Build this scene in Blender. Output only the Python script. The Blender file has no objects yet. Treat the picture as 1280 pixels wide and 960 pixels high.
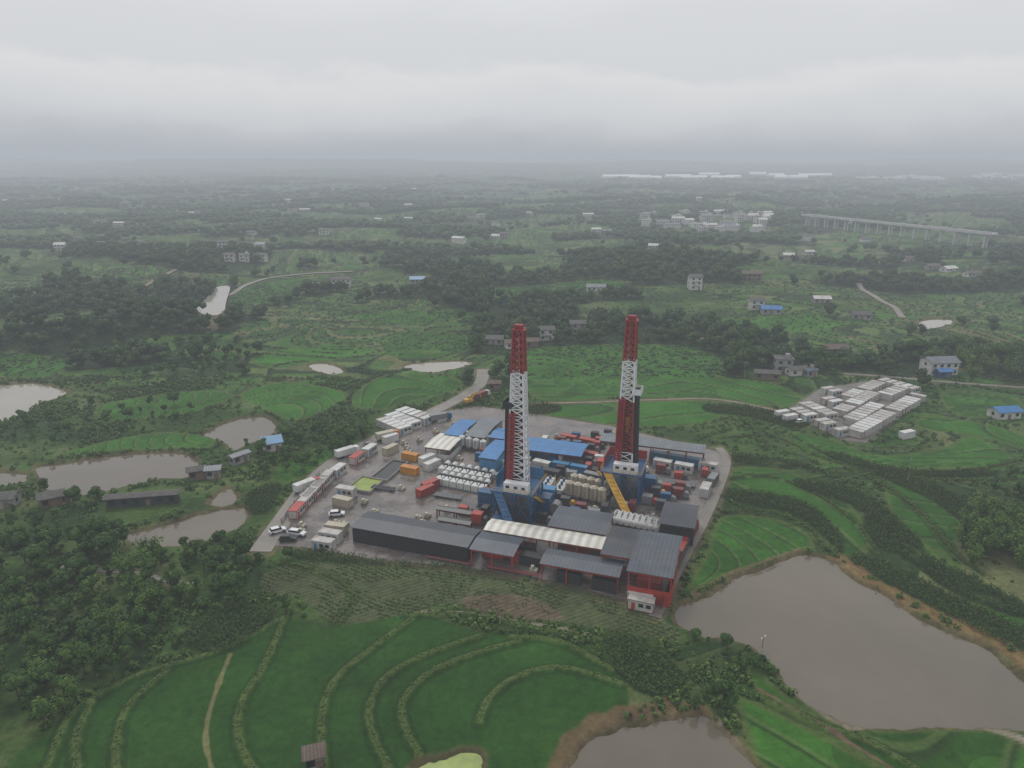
import bpy, bmesh, math, random
import numpy as np
from mathutils import Vector
random.seed(7); rng=np.random.default_rng(7)
S=bpy.context.scene; C=S.collection; R=math.radians; PI=math.pi
H=100.0; PITCH=R(17.4); F=904.0
cp,sp=math.cos(PITCH),math.sin(PITCH)
# ---------------------------------------------------------------- noise and terrain
def hsh(ix,iy,s):
    n=(ix.astype(np.int64)*374761393+iy.astype(np.int64)*668265263+s*982451653)&0xffffffff
    n=((n^(n>>13))*1274126177)&0xffffffff
    n=n^(n>>16); return (n&0xffff)/65535.0
def vn(x,y,s):
    x=np.asarray(x,float); y=np.asarray(y,float)
    ix=np.floor(x); iy=np.floor(y); fx=x-ix; fy=y-iy
    fx=fx*fx*(3-2*fx); fy=fy*fy*(3-2*fy)
    a=hsh(ix,iy,s); b=hsh(ix+1,iy,s); c=hsh(ix,iy+1,s); d=hsh(ix+1,iy+1,s)
    return (a*(1-fx)+b*fx)*(1-fy)+(c*(1-fx)+d*fx)*fy
def fbm(x,y,s,o=3):
    r=0;a=.5;t=0
    for i in range(o):
        r=r+a*vn(x*2**i+13.7*i,y*2**i+5.1*i,s+i); t+=a; a*=.5
    return r/t
def ss(a,b,x):
    t=np.clip((x-a)/(b-a),0,1); return t*t*(3-2*t)
def ray(px,py):
    x=(px-640)/F; y=-(py-480)/F
    return x, cp+sp*y, -sp+cp*y
def at0(px,py,z=0.0):
    dx,dy,dz=ray(px,py); t=(H-z)/(-dz); return np.array([dx*t,dy*t])
FLAT=[(at0(560,457),45),(at0(408,460),22),(at0(268,380),28),(at0(1170,404),28),(at0(790,470),90),(at0(30,500),60)]
HB=[(at0(150,425),75,9.0),(at0(60,440),70,6.0)]
def h(x,y):
    x=np.asarray(x,float); y=np.asarray(y,float)
    r=ss(330,640,y)*(fbm(x/170,y/170,3,3)-.42)*26
    for c,w,a in HB: r=r+a*np.exp(-((x-c[0])**2+(y-c[1])**2)/w**2)
    r=r+ss(2500,7000,y)*fbm(x/1300,y/1300,9,3)*110
    for c,w in FLAT:
        d=np.hypot(x-c[0],y-c[1]); r=r*ss(w,2.2*w,d)
    return r
TS=np.concatenate([np.arange(100,700,.5),np.geomspace(700,12000,2500)])
def at(px,py,z=0.0):
    dx,dy,dz=ray(px,py)
    zz=H+dz*TS; hh=h(dx*TS,dy*TS)+z
    k=np.argmax(zz<hh)
    t=TS[k]
    if k>0:
        a=(zz-hh)[k-1]; b=(hh-zz)[k]; t=TS[k-1]+(TS[k]-TS[k-1])*a/(a+b+1e-9)
    return np.array([dx*t,dy*t])
def hz(x,y): return float(h(x,y))
def catmull(P,closed=True,n=5):
    P=np.array(P,float); m=len(P); out=[]
    for i in range(m if closed else m-1):
        if closed: a,b,c,d=P[(i-1)%m],P[i],P[(i+1)%m],P[(i+2)%m]
        else: a,b,c,d=P[max(i-1,0)],P[i],P[i+1],P[min(i+2,m-1)]
        for k in range(n):
            t=k/n
            out.append(.5*((2*b)+(-a+c)*t+(2*a-5*b+4*c-d)*t*t+(-a+3*b-3*c+d)*t**3))
    if not closed: out.append(P[-1])
    return np.array(out)
def wpoly(px,smooth=True,closed=True):
    P=[at(*p) for p in px]
    return catmull(P,closed) if smooth else np.array(P)
def inpoly(x,y,P):
    r=np.zeros(x.shape,bool); n=len(P)
    for i in range(n):
        x1,y1=P[i]; x2,y2=P[(i+1)%n]
        if y1==y2: continue
        c=((y1>y)!=(y2>y))&(x<(x2-x1)*(y-y1)/(y2-y1)+x1); r^=c
    return r
def segd(x,y,P,closed):
    d=np.full(x.shape,1e9); n=len(P)
    for i in range(n if closed else n-1):
        a=P[i]; b=P[(i+1)%n]; ab=b-a; L=ab@ab+1e-9
        t=np.clip(((x-a[0])*ab[0]+(y-a[1])*ab[1])/L,0,1)
        d=np.minimum(d,np.hypot(x-a[0]-t*ab[0],y-a[1]-t*ab[1]))
    return d
def near(X,Y,P,m):
    return np.nonzero((X>P[:,0].min()-m)&(X<P[:,0].max()+m)&(Y>P[:,1].min()-m)&(Y<P[:,1].max()+m))[0]
def sdist(x,y,P):
    d=segd(x,y,P,True); return np.where(inpoly(x,y,P),d,-d)
# ---------------------------------------------------------------- materials
def base(name):
    m=bpy.data.materials.new(name); m.use_nodes=True; nt=m.node_tree
    return m,nt,nt.nodes['Principled BSDF']
def N(nt,t,**k):
    n=nt.nodes.new(t)
    for a,b in k.items():
        if a in n.inputs.keys(): n.inputs[a].default_value=b
        else: setattr(n,a,b)
    return n
def mat(name,col,rough=.6,var=.25,scale=.6,metal=0.,bump=0.,stripe=None,spec=.5,grime=.0):
    m,nt,b=base(name); L=nt.links
    tc=N(nt,'ShaderNodeTexCoord'); nz=N(nt,'ShaderNodeTexNoise',Scale=scale,Detail=6.,Roughness=.65)
    L.new(tc.outputs['Object'],nz.inputs['Vector'])
    mr=N(nt,'ShaderNodeMapRange'); mr.inputs[1].default_value=.3; mr.inputs[2].default_value=.7
    mr.inputs[3].default_value=1-var; mr.inputs[4].default_value=1+var*.7
    L.new(nz.outputs['Fac'],mr.inputs[0])
    mx=N(nt,'ShaderNodeMix',data_type='RGBA',blend_type='MULTIPLY'); mx.inputs[0].default_value=1
    mx.inputs[6].default_value=(*col,1); L.new(mr.outputs[0],mx.inputs[7]); out=mx.outputs[2]
    if grime>0:
        oi=N(nt,'ShaderNodeObjectInfo'); va=N(nt,'ShaderNodeVectorMath',operation='ADD'); L.new(tc.outputs['Object'],va.inputs[0]); L.new(oi.outputs['Location'],va.inputs[1])
        n2=N(nt,'ShaderNodeTexNoise',Scale=scale*.35,Detail=8.,Roughness=.75); L.new(va.outputs[0],n2.inputs['Vector'])
        r2=N(nt,'ShaderNodeMapRange'); r2.inputs[1].default_value=.48; r2.inputs[2].default_value=.68; r2.inputs[4].default_value=grime
        L.new(n2.outputs['Fac'],r2.inputs[0])
        m2=N(nt,'ShaderNodeMix',data_type='RGBA'); m2.inputs[7].default_value=(.12,.09,.06,1)
        L.new(r2.outputs[0],m2.inputs[0]); L.new(out,m2.inputs[6]); out=m2.outputs[2]
    if stripe:
        ax,per,dep=stripe
        w=N(nt,'ShaderNodeTexWave',Scale=.314/per); w.bands_direction=ax
        L.new(tc.outputs['Object'],w.inputs['Vector'])
        r3=N(nt,'ShaderNodeMapRange'); r3.inputs[3].default_value=1-dep; r3.inputs[4].default_value=1.05; L.new(w.outputs['Fac'],r3.inputs[0])
        m3=N(nt,'ShaderNodeMix',data_type='RGBA',blend_type='MULTIPLY'); m3.inputs[0].default_value=1
        L.new(out,m3.inputs[6]); L.new(r3.outputs[0],m3.inputs[7]); out=m3.outputs[2]
    L.new(out,b.inputs['Base Color'])
    b.inputs['Roughness'].default_value=rough; b.inputs['Metallic'].default_value=metal
    b.inputs['Specular IOR Level'].default_value=spec
    if bump>0:
        bp=N(nt,'ShaderNodeBump',Strength=bump,Distance=.1); L.new(nz.outputs['Fac'],bp.inputs['Height']); L.new(bp.outputs[0],b.inputs['Normal'])
    return m
M={}
M['darkroof']=mat('dark_sheet_roof',(.058,.074,.098),.45,.3,.25,stripe=('X',1.0,.22),grime=.3)
M['darkroof2']=mat('charcoal_sheet_roof',(.038,.046,.06),.45,.3,.25,stripe=('X',1.0,.22),grime=.3)
M['greyroof']=mat('grey_sheet_roof',(.14,.16,.18),.45,.3,.3,stripe=('X',1.0,.2),grime=.3)
M['blueroof']=mat('blue_sheet_roof',(.02,.17,.42),.4,.25,.3,stripe=('X',1.0,.2),grime=.2)
M['creamroof']=mat('cream_sheet_roof',(.66,.64,.57),.5,.15,.4,stripe=('X',2.4,.3),grime=.22)
M['tileroof']=mat('weathered_tile_roof',(.10,.095,.09),.8,.4,.5,stripe=('X',.6,.3),grime=.4)
M['brownroof']=mat('brown_tile_roof',(.13,.095,.075),.8,.4,.5,stripe=('X',.6,.3),grime=.3)
M['white']=mat('white_paint',(.57,.57,.55),.45,.15,.5,grime=.35)
M['mast_white']=mat('mast_white_paint',(.68,.68,.68),.4,.1,.5,grime=.12)
M['offwhite']=mat('aged_white_panel',(.48,.47,.43),.55,.2,.6,grime=.45,stripe=('X',.5,.15))
M['cabinroof']=mat('weathered_cabin_roof',(.46,.44,.41),.6,.3,.5,grime=.7)
M['cream']=mat('cream_paint',(.42,.38,.29),.5,.2,.6,grime=.4)
M['red']=mat('red_paint',(.38,.04,.025),.45,.25,.6,grime=.15)
M['mast_red']=mat('mast_red_paint',(.27,.02,.02),.45,.25,.6)
M['darkred']=mat('dark_red_paint',(.17,.03,.03),.5,.25,.6,grime=.3)
M['blue']=mat('blue_paint',(.014,.085,.20),.4,.3,.6,grime=.35)
M['skyblue']=mat('light_blue_paint',(.045,.20,.38),.45,.2,.6,grime=.3)
M['yellow']=mat('yellow_paint',(.52,.29,.02),.45,.25,.6,grime=.25)
M['orange']=mat('orange_paint',(.5,.17,.02),.45,.25,.6,grime=.3)
M['black']=mat('black_paint',(.018,.019,.022),.5,.3,.6,grime=.15)
M['dark']=mat('dark_steel',(.05,.053,.058),.45,.3,.8,grime=.3)
M['steel']=mat('grey_steel',(.20,.205,.21),.45,.25,.8,.2,grime=.3)
M['tan']=mat('tan_tank_paint',(.42,.37,.28),.45,.2,.8,grime=.5)
M['glass']=mat('dark_glass',(.02,.025,.03),.08,.1,1.)
M['rubber']=mat('rubber',(.02,.02,.02),.8,.2,1.)
M['concrete']=mat('concrete',(.24,.23,.21),.8,.3,.3,bump=.3,grime=.3)
M['pale_concrete']=mat('pale_concrete',(.48,.48,.47),.8,.2,.1)
M['yard']=mat('stained_yard_concrete',(.16,.145,.13),.6,.4,.12,bump=.3,grime=.5)
M['shedwhite']=mat('bright_shed_sheet',(.88,.89,.90),.5,.05,.02)
M['plaster']=mat('white_plaster',(.54,.53,.50),.8,.2,.3,grime=.45)
M['greyplaster']=mat('grey_plaster',(.28,.28,.27),.8,.25,.3,grime=.45)
M['brick']=mat('brown_brick',(.17,.12,.09),.85,.3,.5,grime=.4)
M['algae']=mat('algae_surface',(.22,.29,.03),.35,.3,.25)
M['darkliquid']=mat('dark_slurry',(.022,.024,.022),.2,.3,.3)
M['bark']=mat('bark',(.09,.075,.055),.9,.3,1.)
M['bamboo']=mat('bamboo_culm',(.12,.14,.05),.7,.3,1.)
M['road']=mat('wet_road',(.19,.17,.145),.5,.3,.15,bump=.2,grime=.4)
M['dirtroad']=mat('dirt_track',(.20,.16,.11),.85,.35,.2,grime=.4)
def site_floor():
    m,nt,b=base('wet_site_floor'); L=nt.links
    g=N(nt,'ShaderNodeNewGeometry')
    n1=N(nt,'ShaderNodeTexNoise',Scale=.08,Detail=9.,Roughness=.72); n2=N(nt,'ShaderNodeTexNoise',Scale=.9,Detail=5.)
    L.new(g.outputs['Position'],n1.inputs['Vector']); L.new(g.outputs['Position'],n2.inputs['Vector'])
    cr=N(nt,'ShaderNodeValToRGB'); e=cr.color_ramp.elements
    e[0].position=.38; e[0].color=(.075,.064,.06,1); e[1].position=.62; e[1].color=(.20,.172,.155,1); L.new(n1.outputs['Fac'],cr.inputs[0])
    mr=N(nt,'ShaderNodeMapRange'); mr.inputs[3].default_value=.7; mr.inputs[4].default_value=1.3; L.new(n2.outputs['Fac'],mr.inputs[0])
    mx=N(nt,'ShaderNodeMix',data_type='RGBA',blend_type='MULTIPLY'); mx.inputs[0].default_value=1
    L.new(cr.outputs[0],mx.inputs[6]); L.new(mr.outputs[0],mx.inputs[7]); L.new(mx.outputs[2],b.inputs['Base Color'])
    rr=N(nt,'ShaderNodeMapRange'); rr.inputs[1].default_value=.44; rr.inputs[2].default_value=.58; rr.inputs[3].default_value=.06; rr.inputs[4].default_value=.5
    L.new(n1.outputs['Fac'],rr.inputs[0]); L.new(rr.outputs[0],b.inputs['Roughness'])
    return m
M['site']=site_floor()
def watermat(name,c1,c2):
    m,nt,b=base(name); L=nt.links
    g=N(nt,'ShaderNodeNewGeometry'); n1=N(nt,'ShaderNodeTexNoise',Scale=.02,Detail=5.,Roughness=.6); L.new(g.outputs['Position'],n1.inputs['Vector'])
    cr=N(nt,'ShaderNodeValToRGB'); e=cr.color_ramp.elements
    e[0].position=.35; e[0].color=(*c1,1); e[1].position=.65; e[1].color=(*c2,1); L.new(n1.outputs['Fac'],cr.inputs[0]); L.new(cr.outputs[0],b.inputs['Base Color'])
    b.inputs['Roughness'].default_value=.1
    n2=N(nt,'ShaderNodeTexNoise',Scale=1.5,Detail=3.); L.new(g.outputs['Position'],n2.inputs['Vector'])
    bp=N(nt,'ShaderNodeBump',Strength=.06,Distance=.05); L.new(n2.outputs['Fac'],bp.inputs['Height']); L.new(bp.outputs[0],b.inputs['Normal'])
    return m
M['water']=watermat('muddy_water',(.110,.091,.067),(.150,.126,.093))
M['water2']=watermat('pale_water',(.26,.235,.19),(.32,.295,.24))
def leafmat(name,stops,objr=.5):
    m,nt,b=base(name); L=nt.links
    a=N(nt,'ShaderNodeAttribute',attribute_name='v'); oi=N(nt,'ShaderNodeObjectInfo')
    k=N(nt,'ShaderNodeMath',operation='MULTIPLY_ADD'); k.inputs[1].default_value=objr; L.new(oi.outputs['Random'],k.inputs[0]); L.new(a.outputs['Fac'],k.inputs[2])
    cr=N(nt,'ShaderNodeValToRGB'); el=cr.color_ramp.elements
    el[0].position=0; el[0].color=(*stops[0],1); el[1].position=1; el[1].color=(*stops[-1],1)
    for i,s in enumerate(stops[1:-1]):
        e=el.new((i+1)/(len(stops)-1)); e.color=(*s,1)
    L.new(k.outputs[0],cr.inputs[0]); L.new(cr.outputs[0],b.inputs['Base Color'])
    b.inputs['Roughness'].default_value=.7; b.inputs['Specular IOR Level'].default_value=.2
    return m
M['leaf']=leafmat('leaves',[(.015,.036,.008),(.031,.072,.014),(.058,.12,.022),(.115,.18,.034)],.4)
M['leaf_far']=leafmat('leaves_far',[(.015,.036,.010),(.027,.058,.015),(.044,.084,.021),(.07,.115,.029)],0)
M['bleaf']=leafmat('bamboo_leaves',[(.025,.058,.010),(.052,.11,.018),(.09,.16,.028),(.13,.19,.038)],.3)
M['shrub']=leafmat('shrub_leaves',[(.022,.050,.011),(.045,.088,.018),(.078,.135,.027),(.13,.18,.042)],0)
M['maize']=leafmat('maize_leaves',[(.023,.050,.012),(.040,.080,.018),(.066,.115,.027),(.11,.16,.045)],0)
M['bankleaf']=leafmat('bank_leaves',[(.042,.080,.018),(.068,.115,.026),(.10,.155,.036),(.15,.20,.055)],0)
# ---------------------------------------------------------------- mesh helpers
def mesh_np(name,V,T,m,v=None,smooth=False):
    me=bpy.data.meshes.new(name); V=np.ascontiguousarray(V,np.float32); T=np.ascontiguousarray(T,np.int32); k=T.shape[1]
    me.vertices.add(len(V)); me.vertices.foreach_set('co',V.ravel())
    me.loops.add(T.size); me.loops.foreach_set('vertex_index',T.ravel())
    me.polygons.add(len(T)); me.polygons.foreach_set('loop_start',np.arange(len(T),dtype=np.int32)*k)
    if smooth: me.polygons.foreach_set('use_smooth',np.ones(len(T),bool))
    me.update(calc_edges=True)
    if v is not None:
        a=me.attributes.new('v','FLOAT','POINT'); a.data.foreach_set('value',np.ascontiguousarray(v,np.float32))
    me.materials.append(m); return me
def link(name,me,parent=None):
    o=bpy.data.objects.new(name,me); C.objects.link(o)
    if parent: o.parent=parent
    return o
def tag(o,label=None,cat=None,group=None,kind=None):
    if label: o['label']=label
    if cat: o['category']=cat
    if group: o['group']=group
    if kind: o['kind']=kind
    return o
def thing(name,label,cat,loc,rz=0,group=None):
    o=bpy.data.objects.new(name,None); C.objects.link(o); o.location=loc; o.rotation_euler=(0,0,rz); o.empty_display_size=.5
    return tag(o,label,cat,group)
def dup(root,loc,rz,label=None,group=None):
    r=root.copy(); C.objects.link(r); r.location=loc; r.rotation_euler=(0,0,rz)
    if label: r['label']=label
    if group: r['group']=group
    for ch in list(root.children):
        c=ch.copy(); C.objects.link(c); c.parent=r
        for g in ch.children:
            d=g.copy(); C.objects.link(d); d.parent=c
    return r
class MB:
    def __init__(s): s.v=[]; s.f=[]
    def box(s,cx,cy,cz,sx,sy,sz,rz=0):
        n=len(s.v); c,q=math.cos(rz),math.sin(rz)
        for dz in (-.5,.5):
            for dx,dy in ((-.5,-.5),(.5,-.5),(.5,.5),(-.5,.5)):
                x,y=dx*sx,dy*sy; s.v.append((cx+x*c-y*q,cy+x*q+y*c,cz+dz*sz))
        s.f+=[(n+3,n+2,n+1,n),(n+4,n+5,n+6,n+7)]+[(n+i,n+(i+1)%4,n+4+(i+1)%4,n+4+i) for i in range(4)]
        return s
    def tube(s,p,q,r,n=8,r2=None,cap=True):
        p=Vector(p);q=Vector(q); d=(q-p).normalized(); u=d.orthogonal().normalized(); w=d.cross(u); r2=r if r2 is None else r2
        if n==4: u,w=(u+w).normalized(),(w-u).normalized()
        k=len(s.v)
        for c,rr in ((p,r),(q,r2)):
            for i in range(n):
                a=2*math.pi*i/n+(math.pi/4 if n==4 else 0); s.v.append(tuple(c+u*math.cos(a)*rr+w*math.sin(a)*rr))
        for i in range(n): s.f.append((k+i,k+(i+1)%n,k+n+(i+1)%n,k+n+i))
        if cap: s.f+=[tuple(range(k+n-1,k-1,-1)),tuple(range(k+n,k+2*n))]
        return s
    def bar(s,p,q,w=.2): return s.tube(p,q,w*.7,4)
    def prof(s,pts,y0,y1):
        k=len(s.v); n=len(pts)
        for y in (y0,y1):
            for x,z in pts: s.v.append((x,y,z))
        s.f+=[tuple(range(k,k+n)),tuple(range(k+2*n-1,k+n-1,-1))]+[(k+(i+1)%n,k+i,k+n+i,k+n+(i+1)%n) for i in range(n)]
        return s
    def profx(s,pts,x0,x1):
        k=len(s.v); n=len(pts)
        for x in (x0,x1):
            for y,z in pts: s.v.append((x,y,z))
        s.f+=[tuple(range(k+n-1,k-1,-1)),tuple(range(k+n,k+2*n))]+[(k+i,k+(i+1)%n,k+n+(i+1)%n,k+n+i) for i in range(n)]
        return s
    def build(s,name,m,parent=None):
        me=bpy.data.meshes.new(name); me.from_pydata(s.v,[],s.f); me.update(); me.materials.append(m)
        return link(name,me,parent)
# ---------------------------------------------------------------- outlines dropped onto the ground
PONDS=[([(845,765),(858,752),(885,742),(920,720),(958,708),(1000,692),(1042,700),(1062,718),(1110,745),(1150,770),(1190,788),(1240,812),(1275,845),(1320,880),(1320,905),(1230,907),(1160,905),(1080,907),(1020,882),(985,852),(970,828),(935,803),(880,792),(850,778)],'water'),
([(722,985),(722,940),(745,917),(800,903),(870,892),(895,905),(920,930),(950,985)],'water'),
([(45,584),(80,577),(150,567),(215,564),(243,573),(238,593),(190,598),(130,613),(90,617),(60,610)],'water'),
([(155,667),(200,656),(250,641),(300,633),(306,648),(285,663),(230,679),(180,681)],'water'),
([(262,628),(280,609),(295,615),(290,628)],'water'),
([(-40,482),(0,480),(40,478),(72,484),(80,492),(50,503),(20,520),(-40,528)],'water2'),
([(255,541),(290,524),(325,519),(342,528),(338,545),(310,553),(292,562),(280,550)],'water'),
([(505,457),(530,452),(570,450),(590,453),(560,461),(535,464)],'water2'),
([(385,456),(408,453),(430,463),(410,466)],'water2'),
([(244,387),(258,381),(272,363),(284,362),(278,385),(274,403),(262,410),(256,395)],'water2'),
([(1150,402),(1165,398),(1190,399),(1184,405),(1152,410)],'water2'),
([(-40,590),(-10,588),(28,590),(25,602),(-40,606)],'water')]
ALG=[(522,955),(545,946),(585,940),(600,948),(594,985),(520,985)]
PAD_FG=[(40,985),(85,900),(120,872),(180,842),(280,812),(350,775),(420,784),(520,768),(600,790),(700,803),(765,838),(785,880),(730,912),(700,940),(695,985)]
PADS=[[(862,735),(885,690),(900,650),(935,645),(985,655),(1015,675),(1000,688),(930,710),(880,733)],
[(905,590),(960,585),(1010,600),(1060,630),(1085,670),(1075,692),(1045,690),(1040,665),(1000,635),(930,620),(905,615)],
[(985,540),(1040,550),(1100,570),(1180,560),(1210,545),(1250,560),(1265,580),(1200,585),(1120,585),(1050,580),(1000,565)],
[(940,835),(1000,885),(1080,912),(1230,912),(1290,945),(1290,985),(1150,985),(1060,930),(960,878)],
[(925,880),(955,885),(1130,985),(960,985),(940,930)],
[(640,440),(720,432),(800,430),(870,436),(905,455),(900,470),(960,478),(1000,495),(990,505),(930,505),(800,495),(690,500),(650,480)],
[(490,420),(560,415),(590,425),(575,442),(510,448),(480,440)],
[(320,485),(360,478),(430,490),(420,505),(370,525),(330,510),(300,495)],
[(440,500),(480,470),(560,470),(575,485),(520,500),(470,512)],
[(60,572),(180,543),(260,545),(262,558),(220,560),(120,564)],
[(450,392),(560,387),(600,393),(560,402),(470,405)],
[(290,362),(380,349),(400,360),(330,380),(290,382)],
[(690,503),(880,502),(892,525),(820,533),(700,525)],
[(340,590),(360,575),(400,560),(420,565),(390,590),(350,605)],
[(1110,600),(1160,610),(1200,650),(1180,690),(1120,650)],
[(1180,490),(1260,495),(1275,515),(1200,520)],
[(0,440),(90,452),(60,470),(0,470)],[(320,445),(420,430),(470,440),(400,452),(340,460)],[(130,505),(250,488),(290,495),(240,515),(140,525)],
[(1160,520),(1230,530),(1280,545),(1280,560),(1220,545),(1150,535)],[(900,400),(1000,395),(1060,405),(1000,415),(910,412)],[(610,360),(720,350),(790,358),(720,370),(620,372)]]
CROP=[(330,718),(380,702),(470,708),(560,714),(640,724),(760,748),(835,778),(845,800),(770,790),(690,775),(560,758),(520,765),(420,780),(380,750),(330,738)]
SOIL=[(580,747),(650,744),(700,765),(690,777),(600,767)]
MAIZE=[([(755,800),(790,795),(830,820),(860,850),(820,872),(775,845)],.4),
([(1062,702),(1090,698),(1180,740),(1285,790),(1285,812),(1240,800),(1160,757)],-.5),
([(365,692),(460,690),(600,716),(560,712),(400,702)],-.3),
([(310,618),(345,606),(350,614),(335,640),(310,640)],.6),
([(905,566),(1000,580),(1008,588),(915,578)],-.25),
([(270,762),(320,757),(345,768),(290,812),(240,812),(230,792)],.9),
([(1090,640),(1130,680),(1180,712),(1170,722),(1110,692),(1080,660)],-.7),
([(905,612),(1000,627),(1050,668),(1052,692),(1035,676),(990,642),(905,624)],-.4),
([(1000,600),(1080,618),(1140,668),(1155,690),(1120,672),(1070,634),(1000,611)],-.5),
([(1100,585),(1180,612),(1240,658),(1275,692),(1225,670),(1165,626),(1100,596)],-.5),
([(885,507),(950,512),(1005,530),(990,536),(940,522),(885,515)],-.1),
([(1160,700),(1230,730),(1285,760),(1285,775),(1200,745),(1160,720)],-.5),
([(1040,566),(1110,584),(1180,590),(1250,588),(1250,594),(1180,598),(1105,592),(1040,574)],-.1),
([(640,508),(690,506),(700,514),(650,520)],0.)]
SITE=[(342,682),(352,655),(400,590),(470,548),(545,516),(600,508),(760,532),(912,568),(895,630),(852,705),(826,764),(700,728),(570,708),(470,700),(380,684)]
CAMP=[(984,514),(1026,486),(1108,473),(1154,494),(1082,553),(1056,551)]
ponds=[(wpoly(p,True),m) for p,m in PONDS]
alg=wpoly(ALG); padfg=wpoly(PAD_FG); pads=[wpoly(p) for p in PADS]; crop=wpoly(CROP); soil=wpoly(SOIL); maize=[wpoly(p) for p,a in MAIZE]
site=wpoly(SITE,False); camp=wpoly(CAMP,False)
BANKS=[[(357,772),(332,830),(302,880),(300,930),(330,985)],[(210,838),(160,885),(145,940),(150,985)],
[(522,770),(470,808),(420,850),(402,900),(408,985)],[(602,795),(530,820),(480,850),(462,890),(470,930),(500,985)],
[(650,802),(560,830),(512,865),(503,900),(524,945)],[(775,855),(700,835),(640,850),(608,880),(600,905)],
[(350,775),(280,812),(180,842),(120,872),(85,900),(60,960)],[(765,838),(700,803),(640,797)],[(510,770),(590,768),(650,782),(750,800)],
[(120,690),(150,712),(240,735)],[(925,622),(1000,638),(1040,668),(1045,692)],[(905,600),(960,596),(1020,618),(1070,655),(1095,690)],
[(870,740),(940,712),(1005,690)],[(990,545),(1050,575),(1130,590),(1210,588),(1280,575)],[(1100,600),(1150,640),(1190,690),(1230,720)],[(1060,585),(1110,610),(1160,650),(1200,700)],
[(900,640),(960,640),(1010,660),(1030,690)],[(1010,600),(1090,625),(1130,665),(1160,700)],[(1130,585),(1190,620),(1240,670),(1280,690)],[(905,583),(970,578),(1040,592),(1080,612)],[(1000,562),(1080,588),(1180,600),(1280,600)],
[(350,702),(400,716),(440,742),(420,778)],[(1000,560),(960,545),(900,548)],
[(115,880),(95,925),(100,985)],[(950,870),(1020,905),(1090,930),(1180,985)]]
banks=[wpoly(b,True,False) for b in BANKS]
PATHS=[([(288,818),(268,870),(257,920),(268,975)],.5,(.17,.16,.07)),([(520,766),(560,765),(640,775),(750,795)],.6,(.22,.19,.14)),
([(950,862),(1040,915),(1140,975)],.4,(.17,.10,.075)),([(1060,908),(1150,906),(1230,908),(1290,930)],.8,(.26,.22,.17)),
([(985,850),(1020,885),(1060,908)],.7,(.2,.17,.12)),([(895,900),(925,935),(955,985)],.6,(.26,.23,.18)),
([(700,985),(705,945),(735,912),(800,888),(870,885)],2.2,(.14,.095,.05)),([(1045,696),(1110,738),(1200,782),(1250,806),(1300,845)],2.4,(.19,.125,.055)),
([(845,772),(868,742),(920,716),(1000,688)],1.0,(.14,.11,.06)),([(845,772),(935,803),(972,830)],.8,(.13,.11,.06))]
paths=[(wpoly(p,True,False),w,c) for p,w,c in PATHS]
ROADS=[('dirt_track',[(60,706),(110,712),(165,716),(240,733)],1.8,'road'),('road',[(1055,467),(1120,472),(1200,479),(1300,486)],2.6,'road'),
('road',[(1073,355),(1080,364),(1100,376),(1118,385),(1128,398)],4,'road'),('road',[(175,362),(200,348),(220,338)],4,'dirtroad'),
('road',[(250,378),(285,370),(310,356),(360,345),(440,340)],4,'road'),('dirt_track',[(660,505),(740,503),(820,500),(900,500),(1000,520)],1.8,'dirtroad'),
('access_road',[(325,690),(350,655),(392,600),(440,565),(520,525),(575,498),(600,480),(604,462)],6,'road'),
('site_track',[(818,772),(850,705),(885,640),(908,580),(898,560)],3.0,'road'),('road',[(850,410),(880,425),(905,432)],3,'dirtroad'),
('road',[(90,300),(130,303),(160,310)],4,'road')]
roads=[(n,wpoly(p,True,False),w,m) for n,p,w,m in ROADS]
# ---------------------------------------------------------------- ground sheet
OPN=[(at0(200,490),95),(at0(560,420),110),(at0(1000,430),70),(at0(330,350),120),(at0(1200,370),120),(at0(700,350),90)]
def forest(x,y):
    n=fbm(x/105,y/60,11,4)
    for c,w in OPN: n=n-.05*np.exp(-((x-c[0])**2+(y-c[1])**2)/w**2)
    return ss(.52,.55,n)
inv=np.linspace(1/78.,1/2000.,640); rows=np.concatenate([1/inv,np.geomspace(2040,16000,70)])
cols=np.concatenate([np.linspace(-1.5,-.82,60)[:-1],np.linspace(-.82,.82,930),np.linspace(.82,1.5,60)[1:]])
Y=np.repeat(rows,len(cols)); X=Y*np.tile(cols,len(rows))
Z=h(X,Y)
nr,nc=len(rows),len(cols)
wild=fbm(X/22,Y/16,21,4)
col=np.zeros((len(X),3))
def setc(idx,w,c):
    w=np.asarray(w)[:,None]; col[idx]=col[idx]*(1-w)+np.asarray(c)*w
A_=np.array([.026,.055,.014]); B_=np.array([.055,.10,.024]); D_=np.array([.10,.125,.045])
w1=ss(.35,.62,wild)[:,None]; w2=ss(.6,.78,wild)[:,None]
col[:]=A_*(1-w1)+B_*w1; col[:]=col*(1-w2)+D_*w2
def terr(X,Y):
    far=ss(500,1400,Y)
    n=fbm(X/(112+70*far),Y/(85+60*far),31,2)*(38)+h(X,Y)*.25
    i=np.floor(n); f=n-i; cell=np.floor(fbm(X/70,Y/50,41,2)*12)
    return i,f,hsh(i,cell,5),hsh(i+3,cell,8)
ti,tf_,th,th2=terr(X,Y)
pal=np.array([[.040,.11,.019],[.032,.088,.018],[.060,.12,.026],[.085,.122,.038],[.034,.066,.020],[.12,.13,.055],[.048,.115,.021],[.026,.054,.017]])
pc=pal[(th*7.99).astype(int)]*(0.75+.45*th2[:,None])
fieldmask=ss(.70,.60,fbm(X/60,Y/45,51,3))*(.25+.75*ss(290,340,Y)); fieldmask=np.maximum(fieldmask,ss(85,105,X)*ss(340,320,Y)*.85)
fieldmask=fieldmask[:,None]
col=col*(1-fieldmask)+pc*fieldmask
edge=ss(.22,.10,tf_)[:,None]*fieldmask
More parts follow.
